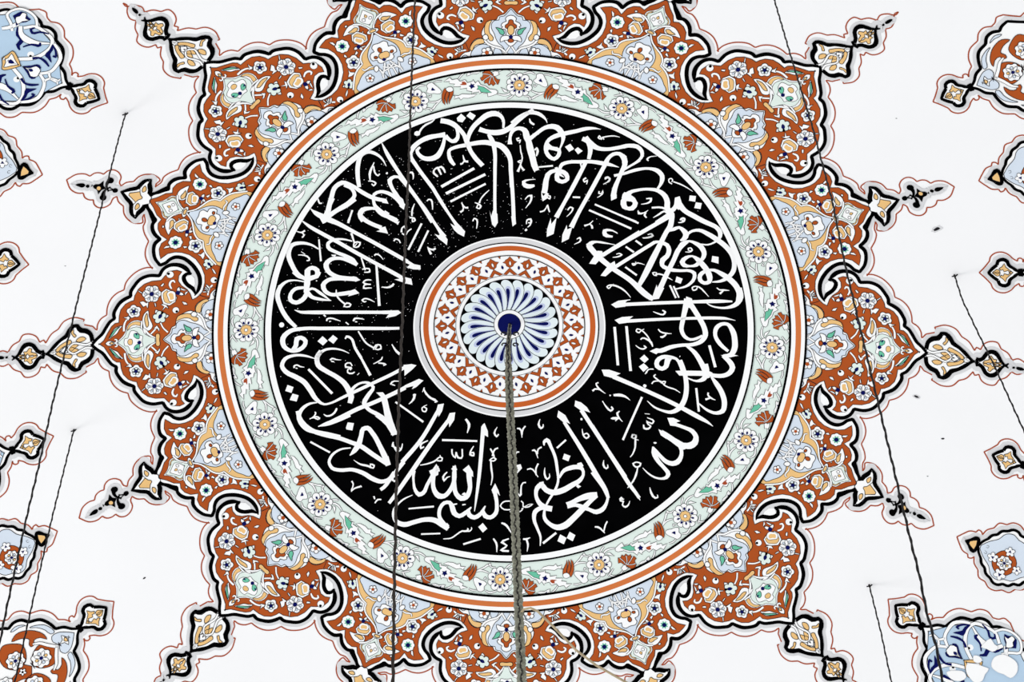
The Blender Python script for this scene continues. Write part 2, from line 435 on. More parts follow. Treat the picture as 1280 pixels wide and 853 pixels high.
s 993 -820 6 1000 -858 31 1032 -920 29 1075 -966 26 1103 -1007 29 1089 -1032 23 1055 -1042 15 1007 -1034 13 959 -1005 10 927 -974 4
s 575 -699 29 836 -1093 28
s 833 -1087 28 857 -1120 25 885 -1154 23 914 -1203 3
s 858 -743 8 851 -765 8 875 -770 9 878 -749 8 858 -743 8
s 872 -778 9 896 -781 6
s 876 -778 9 872 -838 11 857 -881 9 840 -905 5
s 885 -936 9 861 -948 10 879 -971 11 906 -963 11 913 -945 10 885 -936 9
s 893 -971 9 883 -1028 11 863 -1071 11 826 -1121 5
b 997 -791 1020 -792 1016 -798 1001 -798
s 978 -1108 3 989 -1148 15 1017 -1180 13 1034 -1173 9 1030 -1156 5
s 660 -934 3 656 -969 11 676 -993 9 688 -985 9 686 -964 5
s 779 -1216 9 776 -1198 9 789 -1187 6
s 790 -1205 8 803 -1200 6
p 458 -525 499 -537 537 -567 562 -605 520 -593 507 -600 453 -564
s 500 -590 28 647 -808 28 810 -1046 28
p 343 -600 390 -630 425 -690 398 -679 384 -686 335 -645
s 384 -679 23 504 -864 29 617 -1049 31 680 -1158 30 695 -1199 21
s 643 -519 5 675 -563 11 702 -583 10 716 -568 10 705 -554 6
s 783 -658 3 755 -626 10 744 -598 9 761 -587 6
s 758 -636 9 714 -639 14 703 -640 4
s 734 -655 6 755 -637 6
s 508 -722 4 516 -765 11 537 -787 11 556 -771 10 540 -752 9 519 -762 8
b 496 -648 507 -647 508 -662 497 -662
s 218 -664 4 208 -702 14 226 -728 14 239 -716 10 239 -698 5
s 60 -733 9 77 -733 11 95 -796 5
s 95 -778 8 101 -736 11 118 -715 10
s 165 -885 9 179 -881 11 206 -937 5
s 203 -909 9 207 -874 9 231 -859 11
s 132 -1018 9 156 -1011 10 209 -1069 6
s 195 -1056 9 194 -1007 11 209 -975 11
s 255 -1002 4 253 -1047 13 271 -1082 13 288 -1067 9 286 -1043 5
s 660 -934 3 660 -973 11 678 -993 11 690 -979 9
s 336 -863 13 398 -804 13
p 387 -900 430 -915 416 -953 375 -938
s 248 -848 8 247 -824 19 265 -809 25 296 -858 21 325 -927 21 339 -1003 20 346 -1101 16 327 -1157 18 293 -1214 16 270 -1256 14 256 -1298 16 257 -1354 25 295 -1395 28 344 -1415 38 400 -1399 44 448 -1356 41 516 -1284 38 577 -1218 31 611 -1182 35
s 51 -911 9 62 -897 10 77 -897 8
p 55 -988 87 -981 97 -1009 60 -1051 70 -1016 54 -1013
s 354 -1071 13 388 -1017 25 429 -999 31 471 -990 31 512 -1002 23 520 -1044 19 499 -1080 28 445 -1117 35 376 -1158 39 307 -1173 38 265 -1157 35 230 -1123 35 203 -1144 31 195 -1186 25 210 -1235 28 253 -1276 38 308 -1288 38
p 477 -965 505 -956 520 -978 512 -995 478 -990
p 479 -1109 507 -1125 486 -1138 472 -1126
p 216 -1106 247 -1098 251 -1129 220 -1137
s 618 -1177 35 556 -1190 44 494 -1213 35 439 -1243 31 410 -1258 38
s 412 -1265 35 474 -1256 25 516 -1268 31 564 -1284 25 613 -1299 31 654 -1280 31 685 -1226 19 691 -1184 19 673 -1143 29 582 -1021 28
p 543 -1256 571 -1231 537 -1288 516 -1283
s 294 -1289 25 232 -1283 28 190 -1312 31 184 -1361 25 206 -1423 19 230 -1485 15 228 -1546 6
p 408 -1244 419 -1282 460 -1259 446 -1236
s 247 -1528 16 338 -1453 15
p 366 -1463 410 -1486 392 -1531 347 -1510
p 431 -1443 471 -1465 453 -1508 411 -1487
s 604 -1403 9 625 -1403 13 674 -1443 6
s 667 -1433 9 677 -1387 11 690 -1360 9
s 774 -1204 11 784 -1190 9 795 -1200 8
s 791 -1196 8 781 -1214 10 798 -1217 10 792 -1242 9 813 -1255 13 833 -1240 10 843 -1211 4
s 780 -1011 23 908 -1187 23
s 885 -1005 8 865 -1070 11 828 -1117 5
s 64 -1175 5 85 -1202 11 105 -1111 9 126 -1108 9
s 93 -1237 9 107 -1251 8 107 -1275 8 142 -1278 9 173 -1257 6 145 -1261 5 121 -1275 6
s 97 -1293 8 107 -1285 6 97 -1303 8 73 -1317 5
s 109 -1501 11 130 -1501 14 158 -1490 5
s 130 -1497 13 143 -1535 13 138 -1587 4
b 75 -1536 85 -1533 85 -1553 75 -1557
p -485 -560 -444 -554 -456 -607 -480 -648 -487 -613 -497 -605
s -477 -592 25 -607 -813 28 -730 -957 30
s -718 -954 30 -758 -1005 28 -813 -1073 28 -854 -1128 25 -878 -1144 23
p -404 -622 -366 -619 -373 -672 -406 -722 -411 -685 -428 -678
s -401 -657 25 -524 -823 29 -695 -1070 29 -798 -1214 25 -819 -1241 23
s -652 -480 11 -648 -508 15 -685 -551 4
s -574 -468 13 -546 -505 13 -505 -531 13 -494 -538 13 -508 -545 5
s -776 -531 13 -585 -680 14
s -560 -560 4 -594 -581 9 -590 -602 9 -570 -607 10 -563 -586 9 -587 -573 8
s -294 -666 14 -271 -702 19 -283 -765 5
p -176 -706 -164 -696 -141 -752 -139 -794 -162 -780 -188 -724
s -173 -724 28 -185 -898 26 -201 -1087 23 -217 -1219 16 -229 -1310 5
s -76 -724 4 -96 -766 13 -79 -790 11 -67 -773 9
s -553 -811 8 -603 -842 13 -600 -863 13 -579 -853 9
s -456 -810 15 -213 -821 13
s -387 -875 11 -385 -910 10 -365 -935 11 -358 -896 10
s -358 -896 10 -344 -935 13 -323 -939 11 -317 -876 10
s -237 -856 6 -258 -891 11 -261 -915 13 -237 -922 11 -239 -901 10 -258 -905 9
s -123 -874 11 -102 -912 11 -95 -933 10
s -109 -926 10 -88 -877 11 -69 -870 10
s -129 -958 9 -102 -937 9 -84 -947 10 -101 -961 9 -126 -954 8
s -119 -954 9 -115 -1010 13 -107 -1073 10 -117 -1129 5
s -606 -982 6 -565 -976 9 -496 -950 11 -472 -929 9 -454 -937 10 -458 -954 9 -489 -953 9
s -470 -915 6 -465 -929 6
s -792 -814 5 -785 -849 10 -765 -875 11 -755 -850 9 -737 -869 8 -727 -830 6
p -813 -671 -796 -661 -758 -762 -806 -764
s -488 -1032 38 -495 -1004 38 -506 -1032 31 -516 -1088 28 -508 -1158 31 -474 -1200 38 -439 -1201 31 -398 -1160 29 -370 -1090 28 -369 -1034 28 -370 -992 23
p -392 -1013 -363 -986 -350 -1021 -371 -1034
s -371 -1034 28 -370 -1118 29 -356 -1188 31 -321 -1220 35 -287 -1210 35 -263 -1161 29 -267 -1078 35 -271 -1015 35
p -312 -1021 -271 -987 -241 -1036 -239 -1071 -288 -1042
s -492 -997 19 -523 -1059 23 -557 -1122 24 -584 -1177 28 -612 -1187 29 -636 -1161 23 -650 -1098 15 -644 -1028 13 -639 -1021 8
p -544 -1024 -478 -992 -481 -1053 -523 -1073
s -419 -1034 8 -447 -1068 14 -440 -1093 13 -419 -1072 9 -398 -1065 5
b -318 -1192 -297 -1178 -287 -1196 -304 -1197
s -376 -1261 9 -355 -1258 10 -349 -1255 6
s -314 -1265 8 -300 -1262 9 -290 -1262 6
s -657 -1189 5 -716 -1215 11 -757 -1249 13 -784 -1283 15 -788 -1331 20 -763 -1374 31 -715 -1393 34 -646 -1378 31 -570 -1362 31 -507 -1367 35 -452 -1399 38 -410 -1431 31
p -420 -1442 -402 -1407 -417 -1389 -452 -1403
s -424 -1417 31 -473 -1333 25 -466 -1284 25 -439 -1250 25 -401 -1247 25 -383 -1278 35 -369 -1320 35 -334 -1342 28 -293 -1321 28 -251 -1280 9
s -272 -1304 25 -265 -1335 31 -230 -1353 29 -195 -1336 28 -154 -1273 9
s -175 -1301 25 -154 -1343 31 -119 -1353 28 -81 -1322 28 -75 -1259 25 -89 -1176 28
p -112 -1162 -88 -1116 -62 -1169 -54 -1203 -75 -1179 -79 -1197 -103 -1186
s -684 -1284 11 -509 -1273 13
s -597 -1463 11 -464 -1461 11
s -305 -1538 13 -184 -1501 13
p -171 -1391 -139 -1430 -170 -1458 -202 -1419
s -443 -1499 6 -389 -1494 9 -347 -1467 10 -313 -1446 11 -285 -1447 13 -271 -1433 10 -278 -1426 4
s -281 -1447 10 -261 -1447 9 -247 -1429 8 -250 -1419 4
s -97 -1499 11 -76 -1530 14 -72 -1593 5
s 11 -1499 9 -38 -1523 14 -3 -1547 11 -41 -1579 14 12 -1585 13
s 29 -1238 9 -30 -1245 9 -50 -1273 9 -22 -1297 9 19 -1297 9
s 20 -1307 13 27 -1321 9
s -42 -1391 11 -21 -1398 15 31 -1464 6
p -1112 -709 -1098 -660 -1059 -668 -1070 -719
s -1439 -558 31 -1428 -609 30 -1394 -661 31 -1337 -707 30 -1255 -740 30 -1153 -771 28 -1085 -800 28 -1016 -831 31 -934 -892 31 -831 -967 28
p -841 -982 -807 -971 -824 -910 -865 -930
s -1088 -895 5 -1058 -865 31 -1030 -824 38 -1010 -761 31 -996 -712 31 -968 -706 31 -934 -743 31 -879 -845 33 -838 -938 36 -824 -974 25
s -1081 -841 8 -1153 -849 14 -1208 -885 18 -1229 -933 20 -1208 -977 23 -1154 -994 25 -1071 -995 25 -996 -1023 29 -927 -1068 31 -872 -1088 28 -824 -1076 25 -783 -1025 25
s -1356 -783 13 -1223 -866 13
s -1303 -677 4 -1248 -663 28 -1166 -639 29 -1085 -608 25
p -917 -624 -852 -630 -807 -629 -783 -693 -761 -759 -800 -763 -831 -705 -873 -661
s -1061 -928 3 -1016 -958 9 -962 -972 9 -927 -991 9 -920 -973 8 -948 -962 8 -944 -983 8
s -790 -813 9 -797 -841 10 -769 -856 9 -769 -877 9 -745 -875 11 -732 -851 8 -728 -826 6
s -1075 -1075 11 -1064 -1097 9 -1078 -1146 9 -1058 -1129 10 -1016 -1117 13
s -1016 -1110 9 -1006 -1121 6
s -776 -1046 8 -793 -1070 9 -782 -1091 10 -769 -1081 8
s -923 -1188 11 -917 -1209 9
s -916 -1237 9 -896 -1213 11 -872 -1214 9
s -1360 -620 5 -1330 -612 10 -1303 -627 9 -1289 -614 6
s -1323 -191 6 -1380 -169 15 -1461 -160 19 -1522 -181 26 -1543 -230 28 -1516 -275 31 -1456 -312 33 -1396 -355 34 -1355 -415 33 -1315 -482 28 -1261 -522 15 -1207 -513 15 -1152 -488 19 -1036 -437 23 -934 -392 23 -797 -331 24 -702 -282 24
p -722 -270 -666 -266 -633 -276 -661 -305 -715 -349 -715 -314
p -1507 -368 -1467 -386 -1481 -427 -1523 -410
p -1474 -432 -1433 -447 -1447 -491 -1494 -476
s -1279 -139 31 -1306 -181 33 -1300 -239 33 -1246 -285 31 -1179 -329 31 -1124 -379 35 -1091 -438 38 -1077 -481 38 -1088 -524 31
s -1084 -445 25 -1050 -404 19 -1002 -382 15 -961 -386 19 -927 -418 21 -961 -473 29 -989 -529 31 -961 -573 25 -900 -612 28 -845 -657 33 -811 -708 38 -780 -762 35
p -907 -458 -862 -458 -835 -494 -818 -573 -787 -688 -762 -759 -797 -763 -845 -664 -859 -571 -876 -492
s -1366 -265 16 -1206 -449 18
s -1303 -679 4 -1234 -658 25 -1139 -617 29 -1036 -569 29 -934 -532 28 -797 -474 28 -708 -432 28
p -715 -417 -616 -374 -585 -387 -633 -431 -664 -446 -653 -423 -708 -435
s -1309 -507 8 -1356 -511 16 -1411 -547 25 -1433 -596 30 -1418 -647 30 -1377 -692 31 -1310 -717 29 -1235 -737 29 -1153 -762 29
p -1102 -660 -1059 -668 -1069 -714 -1115 -701
s -1461 -250 11 -1461 -236 11 -1442 -230 10 -1422 -242 10 -1393 -249 4
s -1439 -255 8 -1452 -251 6
s -1219 -208 13 -1205 -198 11 -1178 -207 9 -1144 -212 3
s -1192 -222 8 -1212 -217 9
s -1114 -218 4 -1117 -217 5
s -1097 -233 8 -1114 -243 10 -1114 -264 10 -1076 -270 10 -1083 -288 10
s -1070 -278 6 -1097 -280 9 -1100 -305 10 -1070 -313 11 -1053 -304 9
s -1070 -260 8 -1083 -237 9 -1110 -239 8
s -1022 -313 5 -1036 -326 5
s -1035 -153 13 -947 -334 20
s -927 -253 5 -893 -237 9 -872 -223 10 -865 -206 8
s -893 -248 9 -859 -253 11 -845 -261 13 -859 -267 8
s -1360 -622 5 -1329 -602 9 -1319 -578 10 -1326 -573 6
s -1329 -606 9 -1302 -611 11 -1292 -627 8
s -1265 -592 5 -1244 -607 11 -1207 -599 13 -1180 -568 14 -1176 -554 10
s -809 -406 13 -799 -388 11 -744 -385 5
s -799 -406 10 -778 -414 6
p -648 -477 -635 -481 -641 -509 -661 -537 -683 -552 -665 -523 -655 -502
s -592 -469 4 -579 -437 9
s -583 -448 10 -565 -484 13 -531 -513 10 -497 -536 13 -507 -546 6
s -1062 -927 3 -1018 -961 8 -963 -978 8 -929 -990 8 -922 -976 8 -946 -964 8 -949 -982 6
s -794 -1087 9 -798 -1072 10 -756 -1046 6
s -784 -1087 8 -770 -1080 5
s -1454 168 4 -1411 149 19 -1364 145 24 -1135 132 24 -851 116 23
p -864 129 -756 126 -736 108 -776 85 -841 74 -820 102 -865 104
s -1391 370 6 -1441 382 10 -1495 380 16 -1542 347 25 -1566 290 31 -1551 209 29 -1499 104 29 -1446 43 23
s -749 -4 19 -797 -3 21 -1001 8 24 -1271 23 25 -1405 29 25 -1486 17 31 -1534 -31 35 -1528 -89 31 -1481 -125 25 -1427 -121 29 -1390 -91 29 -1383 -62 28 -1413 -35 28 -1440 -41 31 -1447 -87 31 -1468 -122 31
b -1559 68 -1549 83 -1532 81 -1524 65 -1534 49 -1553 51
s -1090 -167 4 -1137 -142 10 -1204 -127 15 -1259 -135 19 -1299 -169 28 -1310 -204 31
p -1268 -33 -1234 -69 -1266 -101 -1303 -67
p -1198 -29 -1167 -56 -1196 -93 -1232 -63
s -1116 -63 9 -1106 -46 15 -1082 -55 16 -1049 -133 18 -1008 -207 19
s -1028 -11 9 -1008 -48 11 -974 -101 11 -926 -136 11
s -926 -150 9 -909 -119 11 -879 -120 10 -875 -146 10 -913 -147 9 -899 -123 8
s -1240 74 11 -1237 88 11 -1216 94 11 -1176 81 9 -1146 68 4
s -1223 69 9 -1210 72 5
s -1060 63 13 -1051 81 13 -1027 82 11 -987 72 5
s -1048 59 10 -1034 56 6
s -1112 59 8 -1092 40 8
s -1260 122 10 -1246 107 10
s -801 -117 6 -770 -169 15 -736 -200 19
s -903 472 15 -885 165 19
s -867 302 6 -830 296 13 -796 309 16 -786 323 13
s -916 194 4 -959 218 10 -982 223 10 -999 213 11 -983 198 9 -972 204 6
s -938 356 8 -975 357 11 -992 341 10 -972 329 11 -941 324 9
s -941 324 9 -985 322 10 -989 300 11 -958 299 10 -935 298 6
p -1383 453 -1345 451 -1347 349 -1369 263 -1392 294 -1385 366
s -1460 443 19 -1421 405 19 -1381 395 25
s -1371 343 25 -1369 292 31 -1403 236 31 -1443 220 29 -1480 241 29 -1479 284 25 -1449 319 25 -1388 326 19
s -1375 300 25 -1335 316 16 -1282 280 21 -1215 223 5
s -1369 292 31 -1336 254 25 -1289 237 21 -1208 221 6
s -1301 372 9 -1308 369 8
s -1280 433 13 -1294 412 25 -1334 392 29 -1368 380 25
s -1174 299 6 -1171 259 13 -1148 221 11 -1114 190 13
s -1125 172 8 -1104 197 11 -1077 184 11 -1087 170 10 -1121 172 8
s -1019 364 1 -1039 369 28 -1093 373 28 -1167 379 29 -1227 371 28 -1261 337 31 -1248 292 29 -1208 265 25 -1147 265 28 -1080 272 29
p -1052 388 -1011 361 -1046 351 -1066 359
p -1087 283 -1049 296 -1018 264 -1097 244 -1080 265
s -1337 899 5 -1307 864 23 -1248 828 38 -1155 780 31 -1062 721 26 -929 637 26 -744 515 26 -694 482 25
s -1401 818 5 -1349 771 21 -1263 712 26 -1170 652 26 -1031 557 26 -890 466 25 -744 372 26 -728 361 25
p -702 499 -648 460 -607 450 -605 419 -655 422 -699 438 -678 458 -709 474
p -756 391 -722 371 -668 354 -660 307 -702 320 -782 353 -750 357
p -1278 826 -1228 846 -1232 795 -1257 783
s -1193 969 38 -1221 889 25 -1241 839 31
s -1040 955 29 -1101 906 25 -1168 872 28 -1221 838 38
s -920 958 19 -914 913 21 -881 868 28 -827 822 31 -760 779 31
s -760 779 29 -759 756 6
s -907 876 15 -954 885 21 -994 876 28 -1011 843 30 -981 802 29 -928 766 28 -868 738 28
p -888 735 -841 745 -823 692 -902 712 -878 720
s -844 855 9 -817 838 9
s -1061 875 10 -1089 781 15
s -1069 706 15 -1050 639 10
s -1054 603 9 -1050 636 11 -1010 634 11 -1023 605 11 -1050 602 8 -1030 631 6
s -1004 523 9 -988 467 11 -978 430 9
s -998 438 9 -951 440 10 -948 418 10 -985 416 8
s -1063 647 9 -1130 665 14 -1190 661 19 -1224 640 23 -1224 611 25 -1171 572 23 -1105 539 25 -1058 507 28 -1031 473 13
s -1031 473 25 -1078 501 28 -1145 526 23 -1205 522 29 -1239 487 35 -1226 436 31 -1173 396 28 -1093 377 28 -1039 371 28
p -1052 388 -1011 360 -1046 349
p -1205 555 -1171 553 -1178 539 -1198 544
s -785 635 10 -774 650 10 -751 641 9 -741 619 8
s -916 534 10 -906 544 10 -883 536 9 -857 502 4
s -1439 743 6 -1403 727 10 -1376 740 13
s -1396 726 9 -1383 707 10 -1397 690 10
s -1285 671 10 -1274 511 13
s -1288 600 9 -1331 631 15 -1404 651 23 -1464 639 29 -1488 582 31 -1466 493 31 -1421 417 29 -1381 390 25
s -1425 565 5 -1385 561 10 -1352 538 11 -1352 523 10 -1369 520 8
s -1405 588 4 -1378 568 5
s -1372 334 35 -1367 407 34 -1363 451 31 -1333 467 28 -1300 447 31 -1304 403 31 -1341 395 29 -1358 385 19
s -1385 368 9 -1455 383 11 -1508 375 16 -1555 338 25
s -863 1366 4 -831 1292 23 -759 1158 25 -686 1038 24 -593 887 25 -526 767 25
s -832 1189 4 -858 1241 13 -898 1279 21 -951 1297 25 -997 1275 29 -1018 1210 30 -1022 1122 28 -1013 1041 25
s -940 1089 9 -942 1134 16 -912 1219 6
s -915 1192 8 -906 1140 11 -886 1121 10 -876 1135 8
s -953 1083 6 -926 1082 10 -903 1066 11 -917 1048 10 -930 1063 8
s -1229 837 38 -1201 960 31 -1166 1054 31 -1126 1078 31 -1066 1057 25 -994 1003 28 -914 956 29 -834 935 25
p -861 947 -831 942 -819 912 -861 921
s -1113 1059 19 -1060 1028 23 -1044 983 25 -1081 933 29 -1142 892 29 -1215 844 29
s -1328 889 6 -1262 842 31 -1209 814 31
s -733 1102 19 -779 1110 21 -810 1085 29 -800 1041 25 -760 966 28 -720 891 25
p -707 905 -717 865 -747 891 -734 935
s -724 891 25 -767 951 28 -820 990 25 -874 1003 23 -914 985 21 -918 934 19 -901 882 25 -861 836 28 -808 812 29 -768 789 31
s -901 882 15 -941 883 23 -988 874 31 -1009 834 31 -989 790 29
s -845 861 9 -815 838 9
s -1058 873 9 -1089 794 13
s -1323 951 6 -1307 976 11 -1287 964 11 -1277 934 11 -1261 934 9
b -836 1138 -823 1145 -823 1131 -833 1130
"""
